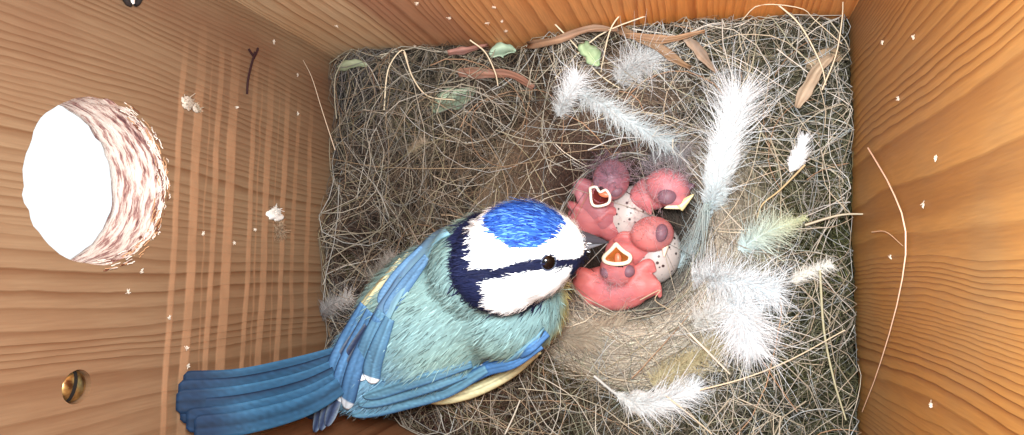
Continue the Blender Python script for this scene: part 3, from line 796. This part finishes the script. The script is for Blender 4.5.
def gape(root, outline, depth_dir, mouth_col, flange_col=(252, 240, 212), rad=.055, tongue=True, seed=1):
    """open mouth: outline = list of 3-D points round the flange"""
    n = 36; C = spline(list(outline) + [outline[0]], n + 1)[:-1]
    pth = np.vstack([C, C[:2]])[None]
    V, F, _ = tubes(pth, np.full((1, n + 2), rad), 6, (.3, .2, .9))
    mesh_obj('gape_flange', V, F, m_gape, root, np.tile(linA(flange_col), (len(V), 1)))
    cen = C.mean(0); dd = norm(np.array(depth_dir)); V = []; col = []
    for ch in root.children:                  # open the skin behind the gape so the throat shows
        if ch.name.split('.')[0] == 'body':
            R_ = np.linalg.norm(C - cen, axis=1).mean(); lc = np.array(root.location) / S
            bm = bmesh.new(); bm.from_mesh(ch.data); kill = []
            for v in bm.verts:
                d = np.array(v.co) / S + lc - cen; al = d @ dd
                if -.35 < al < .32 and np.linalg.norm(d - al * dd) < .80 * R_: kill.append(v)
            bmesh.ops.delete(bm, geom=kill, context='VERTS'); bm.to_mesh(ch.data); bm.free()
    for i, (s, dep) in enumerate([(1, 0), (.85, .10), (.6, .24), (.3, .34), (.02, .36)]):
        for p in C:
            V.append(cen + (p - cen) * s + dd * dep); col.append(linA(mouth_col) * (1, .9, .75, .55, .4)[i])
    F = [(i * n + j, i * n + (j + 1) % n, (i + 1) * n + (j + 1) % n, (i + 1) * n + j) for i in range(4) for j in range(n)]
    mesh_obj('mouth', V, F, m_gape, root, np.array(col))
    if tongue:
        V, F = ellipsoid_geo(cen + dd * .13 + (C[n // 2] - cen) * .2, C[n // 2] - C[0], (.09, .16, .06))
        mesh_obj('tongue', V, F, m_gape, root, np.tile(linA((226, 120, 84)), (len(V), 1)))

def nestling(label, balls, caps, tint, darks, seed, eyes):
    me, V = blob_union('body', balls, caps, .045, 6, m_skin)
    c0 = V.mean(0); c0[2] = V[:, 2].min()
    root = empty('nestling', c0); tag(root, label, 'nestling', 'naked nestlings in the cup')
    c = np.tile(linA(tint), (len(V), 1)) * (1 + (.20 * vnoise(V, 5, seed) + .14 * vnoise(V, 11, seed + 50))[:, None] * np.array([.6, 1, .9]))
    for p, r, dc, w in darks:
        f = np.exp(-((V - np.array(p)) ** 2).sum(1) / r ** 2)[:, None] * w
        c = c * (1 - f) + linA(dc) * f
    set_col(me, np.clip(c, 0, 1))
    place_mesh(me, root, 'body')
    for p, ax, sz in eyes:
        v, f = ellipsoid_geo(p, ax, sz)
        mesh_obj('closed_eye', v, f, m_skin, root, np.tile(linA((128, 94, 106)), (len(v), 1)))
    return root
V3 = lambda *q: P(*q)
GREY = (120, 92, 104)
# front nestling, gape open towards the parent
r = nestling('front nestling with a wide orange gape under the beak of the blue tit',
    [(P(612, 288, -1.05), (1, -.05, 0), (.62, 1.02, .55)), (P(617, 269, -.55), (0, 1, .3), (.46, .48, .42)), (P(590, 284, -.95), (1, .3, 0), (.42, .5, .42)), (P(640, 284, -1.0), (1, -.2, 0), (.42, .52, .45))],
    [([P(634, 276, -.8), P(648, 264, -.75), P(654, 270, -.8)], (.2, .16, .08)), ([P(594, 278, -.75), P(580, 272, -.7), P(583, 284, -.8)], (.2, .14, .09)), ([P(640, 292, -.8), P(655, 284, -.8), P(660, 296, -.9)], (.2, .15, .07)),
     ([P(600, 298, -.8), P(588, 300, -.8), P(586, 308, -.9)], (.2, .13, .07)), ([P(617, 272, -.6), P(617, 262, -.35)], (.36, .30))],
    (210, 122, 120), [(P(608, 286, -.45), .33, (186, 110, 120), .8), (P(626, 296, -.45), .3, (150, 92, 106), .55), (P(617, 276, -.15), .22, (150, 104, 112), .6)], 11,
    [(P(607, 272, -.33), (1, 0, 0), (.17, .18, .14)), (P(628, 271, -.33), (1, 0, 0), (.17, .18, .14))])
gape(r, [P(616, 244, .12), P(623, 251, .05), P(630, 256, -.02), P(628, 262, -.02), P(617, 264, .05), P(606, 262, -.02), P(604, 257, -.02), P(611, 250, .05)], (.1, -.3, -1), (206, 124, 58))
down(r, [(P(612, 280, -.4), (.1, -.3, 1), .22)], 160, .32, (206, 176, 178), 3)
# left nestling, heart shaped gape
r = nestling('back left nestling with a heart shaped pale-edged gape',
    [(P(611, 180, -.55), (.2, 1, .2), (.50, .56, .5)), (P(598, 206, -1.2), (.5, -1, 0), (.5, .8, .5))],
    [([P(598, 194, -1.0), P(582, 184, -.9), P(566, 180, -.85), P(571, 192, -.9)], (.26, .2, .13, .08)), ([P(578, 186, -.95), P(583, 204, -.95), P(590, 214, -1.05)], (.16, .15, .12)), ([P(604, 190, -.7), P(600, 194, -.5)], (.36, .30))],
    (168, 104, 110), [(P(613, 177, -.1), .45, (140, 96, 112), .8), (P(604, 176, -.1), .3, (126, 92, 108), .7)], 12,  # purplish skin, tinted duskier to paint in the parent bird's shadow
    [(P(600, 181, -.28), (1, .4, 0), (.16, .19, .14)), (P(616, 191, -.32), (1, .4, 0), (.16, .18, .14))])
gape(r, [P(590, 188, -.22), P(596, 187, -.2), P(600, 192, -.2), P(606, 190, -.18), P(610, 197, -.2), P(607, 204, -.22), P(593, 205, -.25)], (.35, .2, -1), (112, 40, 36), (250, 232, 214), .04)
down(r, [(P(615, 174, -.1), (.2, .4, 1), .25), (P(606, 172, -.15), (0, .5, 1), .2)], 180, .40, (150, 122, 134), 4)
# nestling lying in the middle left
nestling('pink nestling back lying in the middle left of the cup beside the beak',
    [(P(594, 216, -1.35), (.9, .25, 0), (.62, .85, .55)), (P(611, 226, -1.35), (.6, -.6, 0), (.42, .5, .42))],
    [([P(592, 214, -1.1), P(577, 208, -.95), P(567, 203, -1.0)], (.22, .16, .1)), ([P(600, 218, -.9), P(611, 210, -.9), P(619, 218, -1.0)], (.16, .13, .07))],
    (174, 100, 102), [(P(598, 212, -.7), .25, (160, 84, 92), .6)], 13, [])  # skin tint lowered to carry the shadow of the blue tit
# back right nestling, bill closed
r = nestling('back right nestling with closed pale yellow bill and pink crown',
    [(P(668, 187, -.55), (.8, -.3, .1), (.50, .60, .48)), (P(654, 192, -1.05), (-.8, -.35, 0), (.48, .72, .5))],
    [([P(652, 192, -.8), P(645, 200, -.75), P(650, 213, -.9)], (.2, .16, .08)), ([P(672, 196, -.5), P(679, 202, -.42)], (.34, .20))],
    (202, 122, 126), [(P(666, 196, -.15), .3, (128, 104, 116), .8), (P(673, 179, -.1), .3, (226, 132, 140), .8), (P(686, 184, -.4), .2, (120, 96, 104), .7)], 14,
    [(P(667, 196, -.2), (1, .2, 0), (.22, .24, .16)), (P(687, 187, -.45), (1, .2, 0), (.1, .2, .14))])
def beak_half(root, name, base, tip, up, w, h, mat, col, n=10, curve=0.0):
    base = np.array(base); tip = np.array(tip); ax = norm(tip - base); sd = norm(np.cross(ax, up)); u = np.cross(sd, ax)
    L = np.linalg.norm(tip - base); V = []; m = 10
    for i in range(n):
        t = i / (n - 1); s = (1 - t) ** .8 + .04
        for j in range(m):
            a = 2 * math.pi * j / m
            V.append(base + ax * L * t + sd * w * s * math.cos(a) + u * (h * s * math.sin(a) - curve * t * t))
    idx = np.arange(n * m).reshape(n, m)
    F = [(idx[i, j], idx[i, (j + 1) % m], idx[i + 1, (j + 1) % m], idx[i + 1, j]) for i in range(n - 1) for j in range(m)] + [tuple(int(q) for q in idx[-1]), tuple(int(q) for q in idx[0][::-1])]
    V = np.array(V)
    return mesh_obj(name, V, F, mat, root, np.tile(linA(col), (len(V), 1)))
beak_half(r, 'lower_bill', P(681, 204, -.35), P(664, 208, -.35), (0, .2, 1), .14, .09, m_gape, (246, 232, 196))
beak_half(r, 'upper_bill', P(679, 207, -.35), P(694, 194, -.25), (0, .2, 1), .14, .09, m_gape, (240, 218, 160))
down(r, [(P(676, 174, -.1), (.3, .4, 1), .25), (P(656, 180, -.35), (-.4, .5, 1), .3)], 170, .42, (200, 182, 188), 5)
# middle right nestling over the egg
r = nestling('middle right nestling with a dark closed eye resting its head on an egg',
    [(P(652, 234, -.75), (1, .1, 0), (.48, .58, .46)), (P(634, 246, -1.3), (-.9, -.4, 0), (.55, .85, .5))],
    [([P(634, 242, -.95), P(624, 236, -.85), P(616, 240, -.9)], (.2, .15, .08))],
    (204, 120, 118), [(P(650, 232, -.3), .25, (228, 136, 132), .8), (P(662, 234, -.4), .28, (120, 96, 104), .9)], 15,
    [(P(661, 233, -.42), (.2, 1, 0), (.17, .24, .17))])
beak_half(r, 'bill', P(665, 246, -.75), P(664, 257, -.65), (.3, 0, 1), .1, .09, m_gape, (236, 214, 190))
down(r, [(P(646, 226, -.4), (-.2, .4, 1), .25)], 140, .32, (206, 176, 180), 6)

# ------------------------------------------------------------------ the blue tit
m_plum = vcol_mat('plumage', 0.75, 0.2)
HC = P(522, 251, 4.5)                                  # head centre
view = norm(np.array([0, 0, CAM_Z]) - HC)
Fw = norm(np.array([.96, .05, -.27])); Up = norm(view * .66 + np.array([0, .75, 0])); Up = norm(Up - Fw * (Up @ Fw)); Rt = np.cross(Fw, Up)   # Rt points to the side seen at the lower edge
HS = np.array([1.15, 1.02, 1.0])
TC = P(430, 318, 2.35); Ax = norm(P(478, 278, 2.9) - P(368, 372, 2.1))
balls = [(TC, Ax, (1.62, 2.35, 1.45)), (P(470, 292, 2.5), Ax, (1.55, 1.7, 1.4)), (P(508, 305, 2.7), (1, .4, .1), (1.2, 1.35, 1.25)),
         (P(484, 266, 3.5), norm(HC - TC), (1.12, 1.3, 1.15)), (HC, Fw, (1.0, 1.1, .98)), (HC + Fw * .28 + Up * .05, Fw, (.80, .98, .78)), (HC + Fw * .58 - Up * .12, Fw, (.44, .56, .40)),
         (P(378, 362, 2.35), Ax, (1.15, 1.6, .9)), (HC - Fw * .4 - Up * .35, Fw, (1.0, 1.0, .95))]
tit_me, TV = blob_union('body', balls, [], .06, 10, m_plum)
foot = TC.copy(); foot[2] = .2
tit = empty('blue_tit', foot)
tag(tit, 'adult blue tit with blue cap, white cheeks and green back leaning over the cup', 'bird')

CAP = linA((44, 90, 180)); WHT = linA((246, 251, 252)); NAVY = linA((22, 28, 58)); MANT = linA((112, 148, 158)); MANT2 = linA((136, 162, 150)); MANT3 = linA((100, 142, 174)); YEL = linA((206, 200, 132)); BLUW = linA((70, 122, 178)); CREAM = linA((222, 206, 160))
def head_local(V):
    d = V - HC
    return np.stack([d @ Fw, d @ Rt, d @ Up], -1) / HS
def tit_col(V):
    h = head_local(V); f, s, u = h[:, 0], h[:, 1], h[:, 2]
    nz = vnoise(V, 9, 5) * .05
    th = np.degrees(np.arctan2(u, np.abs(s))) + nz * 60       # 90 top, 0 side
    rr = np.linalg.norm(h, axis=1)
    col = np.zeros((len(V), 3))
    # body
    ax = (V - TC) @ Ax
    w = np.clip(.5 + .5 * vnoise(V, 1.4, 9), 0, 1)[:, None]
    body = MANT * (1 - w) + MANT2 * w
    g3 = np.clip((-ax - .2) / 1.6, 0, 1)[:, None] * .75
    body = body * (1 - g3) + MANT3 * g3
    side = np.cross(Ax, [0, 0, 1.0]); sd_ = (V - TC) @ side; low = (V[:, 2] - TC[2])
    fl = np.clip((.15 + .5 * np.clip(ax - 1.3, 0, 1.2) * (sd_ > .6) - low) * 2.2, 0, 1)[:, None]
    body = body * (1 - fl) + YEL * fl
    col[:] = body
    # collar and head
    hf = f + nz
    collar = (rr < 1.42) & (hf > -1.25)
    col[collar] = NAVY * 1.25
    head = (hf > -.92) & (rr < 1.35)
    tc_ = np.interp(f, [-1, -.55, -.1, .4, .8, 1.1], [4, 10, 22, 26, 16, 9]) + nz * 40
    cheek = head & (th < tc_ - 6.5) & (th > -44 - 14 * (f > .3)) & (hf < .82) & (hf > -.62)
    col[cheek] = WHT
    sup = head & (th > tc_ + 6.5) & (hf > -.86)
    col[sup] = WHT
    capm = head & ((((hf - .08) / .66) ** 2 + ((90 - th) / 47) ** 2) < 1)
    col[capm] = CAP
    line = head & (np.abs(th - tc_) <= 7) & (hf < 1.05)
    col[line] = NAVY * .9
    chin = head & (th < -52) & (hf > .1)
    col[chin] = NAVY
    return col
tcol = tit_col(TV)
set_col(tit_me, tcol)
dgV = TV.copy()
polys = [tuple(p.vertices) for p in tit_me.polygons]
nrm_all = np.zeros(len(TV) * 3, np.float32); tit_me.vertices.foreach_get('normal', nrm_all); nrm_all = nrm_all.reshape(-1, 3)
bvh = BVHTree.FromPolygons([Vector(v) for v in TV], polys)
place_mesh(tit_me, tit, 'body')
CP = Vector((0, 0, CAM_Z))
def on(px, py, lift=.05, z=2.2):
    """point on the bird under that sight line, raised a little; beside the bird, height z"""
    hit, n, _, _ = bvh.ray_cast(CP, ray(px, py).normalized())
    if hit is None: return P(px, py, z)
    return np.array(hit + n * lift)

# soft contour feathers: short barbs lying backwards over the body
area_w = []; cen = []; 
for pl in polys:
    v = TV[list(pl)]; area_w.append(np.linalg.norm(np.cross(v[2] - v[0], v[-1] - v[1]))); cen.append(v.mean(0))
area_w = np.array(area_w); cen = np.array(cen); nn = np.array([nrm_all[list(pl)].mean(0) for pl in polys])
NB = 42000
hl = head_local(cen); wgt = area_w * np.where(np.linalg.norm(hl, axis=1) < 1.3, 2.6, 1.0)
pick = rng.choice(len(cen), NB, p=wgt / wgt.sum())
b = cen[pick] + rng.normal(0, .03, (NB, 3)); n_ = norm(nn[pick])
hb = head_local(b); ish = np.linalg.norm(hb, axis=1) < 1.35
flow = np.where(ish[:, None], -Fw + 0.25 * (b - HC - Fw * ((b - HC) @ Fw)[:, None]), -Ax)
flow = flow - n_ * (flow * n_).sum(1)[:, None]; flow = norm(flow + rng.normal(0, .15, (NB, 3)))
L = np.where(ish, rng.uniform(.10, .22, NB), rng.uniform(.16, .36, NB)) * np.where(ish & (hb[:, 0] > .75), .45, 1)
s = np.linspace(0, 1, 4)
lift = rng.uniform(.008, .035, NB)
pth = b[:, None] + flow[:, None] * (s[None, :, None] * L[:, None, None]) + n_[:, None] * (lift[:, None, None] * (s * (1.6 - s))[None, :, None])
bc = tit_col(b)
bc = bc * rng.lognormal(0, np.where(ish, .12, .16)[:, None], (NB, 1))
dk = (~ish) & (rng.random(NB) < .12); bc[dk] *= .45
capb = ish & (np.abs(bc - CAP).sum(1) < .35) & (rng.random(NB) < .2); bc[capb] = linA((92, 146, 216))
capd = ish & (np.abs(bc - CAP).sum(1) < .25) & (rng.random(NB) < .3); bc[capd] = linA((24, 52, 130))
V, F, si = ribbons(pth, np.where(ish, .010, .012)[:, None] * np.array([1, 1, .8, .15])[None], norm(np.cross(flow, n_)))
o = mesh_obj('plumage', V, F, m_plum, tit, np.clip(bc, 0, .92)[si]); o['kind'] = 'stuff'

# eye, bill
eye = on(548, 262, 0)
m_eye = flat_mat('eye_black', (6, 5, 6), .10, spec=.45)
edir = norm(np.array(bvh.find_nearest(Vector(eye))[1]))
V, F = ellipsoid_geo(eye + edir * .0, edir, (.155, .10, .155))
mesh_obj('eye', V, F, m_eye, tit)
ringp = eye + edir * .03 + .155 * (np.cos(np.linspace(0, 2 * np.pi, 24))[:, None] * norm(np.cross(edir, Up)) + np.sin(np.linspace(0, 2 * np.pi, 24))[:, None] * norm(np.cross(edir, np.cross(edir, Up))))
V, F, _ = tubes(ringp[None], np.full((1, 24), .016), 5, tuple(edir)); mesh_obj('eye_ring', V, F, m_plum, tit, np.tile(linA((70, 78, 96)), (len(V), 1)))
tip = P(610, 241, 3.85); bb = P(580, 240, 4.2)
m_bill = vcol_mat('bill_horn', .35, .5)
beak_half(tit, 'upper_bill', bb + Up * .07, tip, Up, .17, .13, m_bill, (62, 62, 70), curve=.05)
beak_half(tit, 'lower_bill', bb - Up * .09 + np.array([0, -.05, 0]), tip - Fw * .07 - Up * .03, Up, .14, .08, m_bill, (104, 106, 112))

# wing and tail feathers
def quill(parent, name, pts, w, c_base, c_edge, c_tip=None, tipw=.12, n=12, m=5, camber=.025, up=(0, 0, 1), lead=0, taper=.55, blunt=.8):
    n = 48; m = 9; rs = np.random.default_rng(len(bpy.data.meshes)); bn = rs.lognormal(0, .11, (2, n + 40)); cn = rs.lognormal(0, .10, m)
    strk = np.array([[bn[0 if j < m // 2 else 1, i + 2 * abs(j - m // 2)] * cn[j] for j in range(m)] for i in range(n)])     # slanting barbs either side of the shaft
    C = spline(pts, n); T = norm(np.gradient(C, axis=0)); sd = norm(np.cross(T, np.array(up, float))); u = np.cross(sd, T)
    V = []; cl = []
    for i in range(n):
        t = i / (n - 1); ww = w * (taper + (1 - taper) * math.sin(min(1, t * 1.3) * math.pi / 2)) * (1.0 if t < blunt else math.sqrt(max(.02, 1 - ((t - blunt) / (1.01 - blunt)) ** 2)))
        for j in range(m):
            s = j / (m - 1) * 2 - 1
            V.append(C[i] + sd[i] * s * ww - u[i] * camber * s * s)
            c = linA(c_base) + (linA(c_edge) - linA(c_base)) * (abs(s) ** 3 if lead == 0 else max(0, s * lead) ** 1.2)
            if c_tip is not None:
                f_ = min(1, max(0, (t - 1 + 1.5 * tipw) / tipw)) if tipw > .13 and w > .2 else float(t > 1 - tipw)
                c = c * (1 - f_) + linA(c_tip) * f_
            cl.append(c * strk[i, j] * (.62 if j == m // 2 else 1))
    idx = np.arange(n * m).reshape(n, m)
    F = np.stack([idx[:-1, :-1], idx[:-1, 1:], idx[1:, 1:], idx[1:, :-1]], -1).reshape(-1, 4)
    o = mesh_obj(name, V, F, m_quill, parent, np.array(cl))
    so = o.modifiers.new('thick', 'SOLIDIFY'); so.thickness = .012 * S
    return o
m_quill = vcol_mat('flight_feather', .65, .2)

# tail: cocked up against the left board
tail = [((346, 352), (300, 366), (240, 380), (183, 383)), ((347, 357), (300, 374), (240, 388), (178, 392)), ((348, 362), (302, 382), (240, 397), (176, 402)), ((350, 367), (304, 390), (242, 406), (180, 412)), ((352, 372), (306, 397), (246, 414), (186, 421)), ((354, 377), (310, 404), (252, 421), (194, 428))]
zs = [2.75, 3.6, 4.75, 5.45]
for i, row in enumerate(tail):
    pts = []
    for (px, py), z in zip(row, zs):
        z2 = z + .035 * i; p = P(px, py, z2)
        if p[0] < XL + .12: p = PX(px, py, XL + .12 + .035 * i)
        pts.append(p)
    quill(tit, 'tail_feather', pts, .25, (34, 70, 98), (50, 94, 126) if i not in (1, 3) else (8, 20, 42), (22, 44, 70), .22, up=(.55, 0, .84), taper=.75, camber=.0, blunt=.965)
for row in (((344, 350), (296, 362), (262, 372)), ((350, 380), (300, 404), (240, 424))):
    quill(tit, 'tail_feather', [P(*q, z) for q, z in zip(row, (2.5, 3.3, 4.1))], .12, (200, 204, 206), (176, 182, 190), up=(.55, 0, .84))

def wing(name, cov, fl):
    root = mesh_obj(name, *cov, m_quill, tit, None) if False else None
# far (upper left in the frame) wing
def wing_shell(name, outline_a, outline_b, col_a, col_b, n=14, m=6):
    A = spline([on(*q, .14) for q in outline_a], n); B = spline([on(*q, .14) for q in outline_b], n)
    V = []; cl = []
    for i in range(n):
        for j in range(m):
            s = j / (m - 1); p = A[i] * (1 - s) + B[i] * s
            hit = bvh.find_nearest(Vector(p)); q = np.array(hit[0] + hit[1] * .10)
            p = q if np.linalg.norm(q - p) < .6 else p
            V.append(p); cl.append((linA(col_a) * (1 - s) + linA(col_b) * s) * random.uniform(.85, 1.12))
    idx = np.arange(n * m).reshape(n, m)
    F = np.stack([idx[:-1, :-1], idx[:-1, 1:], idx[1:, 1:], idx[1:, :-1]], -1).reshape(-1, 4)
    o = mesh_obj(name, V, F, m_quill, tit, np.array(cl))
    so = o.modifiers.new('thick', 'SOLIDIFY'); so.thickness = .05 * S; so.offset = 1
    return o
BL, BD, BT = (76, 132, 186), (44, 78, 124), (206, 216, 226)
fw = wing_shell('wing', [(446, 226), (420, 250), (396, 284), (372, 322)], [(452, 236), (428, 262), (404, 296), (386, 334)], (92, 126, 164), (112, 150, 164))
def fq(parent, rows, w, cb, ce, ct=None, tipw=.12, zoff=.14, lead=0, z=2.3, **kw):
    for k_, row in enumerate(rows):
        pts = [on(px, py, zoff + .02 * k_, z) for px, py in row]
        # keep the free end level with the last point that lies on the back
        hitz = [p[2] for p, (px, py) in zip(pts, row) if bvh.ray_cast(CP, ray(px, py).normalized())[0] is not None]
        out = []
        for i, (px, py) in enumerate(row):
            h = bvh.ray_cast(CP, ray(px, py).normalized())[0]
            out.append(pts[i] if h is not None else P(px, py, (hitz[-1] if hitz else z) + .05))
        quill(parent, 'wing_feather', out, w * 1.18, cb, ce, ct, tipw, lead=lead, **kw)
# far wing: primaries dark, then secondaries and tertials with pale tips
fq(fw, [((366, 322), (346, 354), (330, 390), (314, 432)), ((370, 326), (350, 358), (335, 394), (320, 430)), ((374, 330), (354, 362), (340, 396), (326, 426))], .13, (44, 56, 84), (130, 146, 160), zoff=.08)
fq(fw, [((368, 306), (350, 340), (338, 368), (332, 396)), ((375, 312), (358, 346), (346, 374), (341, 400)), ((382, 318), (366, 350), (355, 378), (349, 404))], .19, (76, 118, 158), (38, 64, 100), (196, 206, 214), .09, zoff=.12)
fq(fw, [((386, 312), (374, 338), (366, 360), (361, 378)), ((394, 318), (384, 342), (377, 362), (373, 380))], .2, (88, 130, 158), (56, 94, 128), (226, 234, 240), .12, zoff=.15)
fq(fw, [((426, 250), (402, 276), (382, 304)), ((432, 258), (408, 286), (388, 314))], .14, (92, 130, 164), (70, 108, 148), zoff=.10)
# near wing, folded along the lower flank
nw = wing_shell('wing', [(542, 326), (516, 350), (480, 368), (440, 380)], [(538, 336), (510, 358), (474, 376), (434, 388)], (102, 142, 160), (76, 118, 156))
fq(nw, [((470, 360), (432, 372), (398, 382), (364, 394)), ((478, 364), (438, 378), (402, 389), (360, 401)), ((486, 369), (446, 385), (406, 396), (354, 410))], .16, (84, 124, 144), (52, 88, 124), zoff=.09, z=1.9)
fq(nw, [((544, 330), (524, 346), (500, 360), (470, 372)), ((538, 341), (512, 357), (484, 371), (450, 383))], .12, (70, 112, 158), (44, 80, 126), (232, 240, 244), .14, z=1.9, zoff=.12)
# creamy yellow flank feathers showing beyond both wings
for q, zz in ((((410, 254), (388, 280), (370, 304), (354, 330)), 2.1), (((402, 260), (380, 288), (362, 312), (350, 340)), 2.0), (((536, 350), (508, 374), (470, 392), (428, 402)), 1.7)):
    quill(tit, 'flank_feather', [on(px, py, .03, zz) for px, py in q], .17, (210, 204, 162), (190, 182, 138), camber=.08)
# dark primaries folded under the tail base
for i in range(3):
    quill(tit, 'wing_feather', [P(352 + 3 * i, 378 + 6 * i, 1.9), P(325 + 2 * i, 395 + 5 * i, 2.2), P(292 + 6 * i, 407 + 3 * i, 2.5)], .22, (16, 20, 34), (26, 32, 52))

# ------------------------------------------------------------------ bits stuck to the boards
m_fluff = vcol_mat('wall_fluff', .9, .1)
def fluff(label, cpt, nrm, sz, n, col, name='down_fleck', cat='fluff', group=None):
    n = int(n * 2.2); d = rng.normal(0, 1, (n, 3)); nrm = np.array(nrm, float); d = norm(d - .4 * np.outer(d @ nrm, nrm))
    s = np.linspace(0, 1, 4); L = sz * rng.uniform(.25, .9, n)
    off_ = rng.normal(0, sz * .35, (n, 3)); off_ -= np.outer(off_ @ nrm, nrm)
    p = np.array(cpt) + nrm * .03 + off_[:, None] + d[:, None] * (s[None, :, None] * L[:, None, None]) + rng.normal(0, .25, (n, 1, 3)) * (s ** 2)[None, :, None] * sz
    dist = (p - np.array(cpt)) @ nrm
    p += nrm * np.maximum(.012 - dist, 0)[..., None]
    V, F, si = tubes(p, rng.uniform(.005, .010, len(p)), 3)
    o = mesh_obj(name, V, F, m_fluff, None, (linA(col) * rng.uniform(.75, 1.05, (n, 1)))[si], origin=cpt)
    tag(o, label, cat, group)
    return o
LN, RN, BN = (1, 0, 0), (-1, 0, 0), (0, -1, 0)
def lump(c, sz, seed, parent, col=(196, 186, 172)):
    V, F = ellipsoid_geo(c, (0, 1, 0), sz, 24, 16); d_ = V - c
    V = c + d_ * (1 + .30 * vnoise(d_, 9 / max(sz), seed)[:, None] + .18 * vnoise(d_, 22 / max(sz), seed + 1)[:, None]); V[:, 0] = np.maximum(V[:, 0], XL + .004)
    return mesh_obj('lump', V, F, m_fluff, parent, np.clip(np.tile(linA(col), (len(V), 1)) * (1 + .25 * vnoise(d_, 30, seed)[:, None]), 0, .9))
lump(PX(187, 103, XL), (.05, .15, .17), 3, fluff('grey-white fluff blob on the left board just right of the entrance hole', PX(187, 103, XL), LN, .13, 50, (180, 164, 146)))
lump(PX(196, 108, XL), (.04, .10, .10), 8, fluff('smaller grey fluff beside the blob right of the entrance hole', PX(196, 108, XL), LN, .09, 36, (176, 160, 138)))
lump(PX(275, 215, XL), (.06, .16, .34), 12, fluff('bright white fluff on the left board near the nest edge', PX(275, 212, XL), LN, .15, 60, (226, 222, 214)), (232, 230, 224))
fluff('pale smear of fluff trailing below the bright white fluff', PX(279, 230, XL), LN, .26, 50, (170, 146, 120))
FL = 'tiny white down fleck '
for px, py, lb in ((236, 107, 'right of the grey-white fluff blob and level with it'), (233, 243, 'below left of the bright white fluff, the further of two'), (254, 230, 'below left of the bright white fluff, the nearer of two'),
                   (168, 318, 'on the saw marks halfway between entrance hole and tail tip'), (186, 348, 'above the tail tip, upper of two'), (187, 366, 'above the tail tip, lower of two'), (202, 234, 'between the entrance hole and the bright white fluff'),
                   (127, 292, 'below the entrance hole, the lower of two'), (141, 271, 'just under the lower right rim of the entrance hole'), (297, 114, 'near the nest edge, level with the grey-white fluff blob'),
                   (297, 75, 'beside the fine pale hair, right of the dark stem'), (273, 42, 'above right of the forked dark stem')):
    fluff(FL + lb, PX(px, py, XL), LN, .042, 12, (232, 222, 206), group='flecks on the left board')
for px, py, lb in ((915, 37, 'on the right board, topmost of all'), (884, 42, 'on the right board beside the back corner'), (900, 98, 'on the right board, third from the top'), (938, 158, 'on the right board, farthest from the nest'),
                   (925, 205, 'right of the upper bend of the long pale hair'), (892, 257, 'inside the curve of the long pale hair'), (933, 405, 'on the right board, lowest of all')):
    fluff(FL + lb, PX(px, py, XR), RN, .042, 12, (240, 226, 206), group='flecks on the right board')
for px, py, lb in ((337, 25, 'on the back board nearest its left corner'), (415, 45, 'at the nest edge left of the purple-brown bark strip'), (417, 2, 'at the top edge of the back board, left of the cluster'), (449, 17, 'of the back board cluster, leftmost'),
                   (494, 6, 'of the back board cluster, topmost'), (487, 22, 'of the back board cluster, second from the left'), (502, 20, 'of the back board cluster, just above the lowest'), (506, 30, 'of the back board cluster, lowest')):
    fluff(FL + lb, PY(px, py, YB), BN, .045, 12, (240, 222, 200), group='flecks on the back board')
def twig(label, pts, r, col, name, cat):
    n = 14; C = spline(pts, n)
    V, F, _ = tubes(C[None], r * np.linspace(1.2, .5, n)[None], 5, (.9, .2, .3))
    o = mesh_obj(name, V, F, m_fibre, None, np.tile(linA(col), (len(V), 1)), origin=C[0]); tag(o, label, cat); return o
tw = empty('dark_stem', PX(250, 78, XL + .02)); tag(tw, 'thin dark stem with a forked tip stuck to the left board', 'stem')
for nm, pp in (('stem', [(255, 52), (251, 66), (248, 80), (247, 94)]), ('fork', [(254, 58), (257, 52), (258, 48)]), ('fork', [(254, 57), (250, 51), (249, 49)])):
    C = spline([PX(*q, XL + .05) for q in pp], 12); V, F, _ = tubes(C[None], np.full((1, 12), .028), 5, (1, .1, .1))
    mesh_obj(nm, V, F, m_fibre, tw, np.tile(linA((48, 24, 26)), (len(V), 1)))
dk = empty('curled_leaf_scrap', PX(133, 1, XL + .05)); tag(dk, 'dark curled scrap with a white streak at the top edge of the left board', 'scrap')
for i, (pp, c, r_) in enumerate(((((125, -4), (128, 3), (131, 5)), (40, 34, 32), .08), (((140, -4), (138, 2), (135, 5)), (36, 32, 32), .08), (((131, -5), (132, 1), (133, 4)), (228, 222, 214), .07))):
    C = spline([PX(*q, XL + .09) for q in pp], 10); V, F, _ = tubes(C[None], np.full((1, 10), r_) * np.linspace(1, .5, 10), 6, (1, .1, .1))
    mesh_obj('streak' if i == 2 else 'lobe', V, F, m_fibre, dk, np.tile(linA(c), (len(V), 1)))
def hair(label, pix, r, col):
    twig(label, [f(*q) for f, q in pix], r, col, 'long_hair', 'hair')
XRh = XR - .08
fR = lambda a, b: PX(a, b, XRh)
hair('long pale hair curving up over the right board and back down to the nest', [(fR, (868, 148)), (fR, (892, 190)), (fR, (906, 236)), (fR, (898, 300)), (fR, (878, 370)), (fR, (862, 412))], .014, (232, 196, 168))
hair('short pale hair joining the long hair on the right board', [(fR, (872, 232)), (fR, (886, 232)), (fR, (903, 246))], .013, (226, 194, 160))
hair('fine pale hair rising from the back left corner onto the left board', [(lambda a, b: P(a, b, .3), (335, 150)), (lambda a, b: P(a, b, .5), (322, 110)), (lambda a, b: PX(a, b, XL + .05), (312, 78)), (lambda a, b: PX(a, b, XL + .05), (303, 60))], .012, (206, 184, 160))
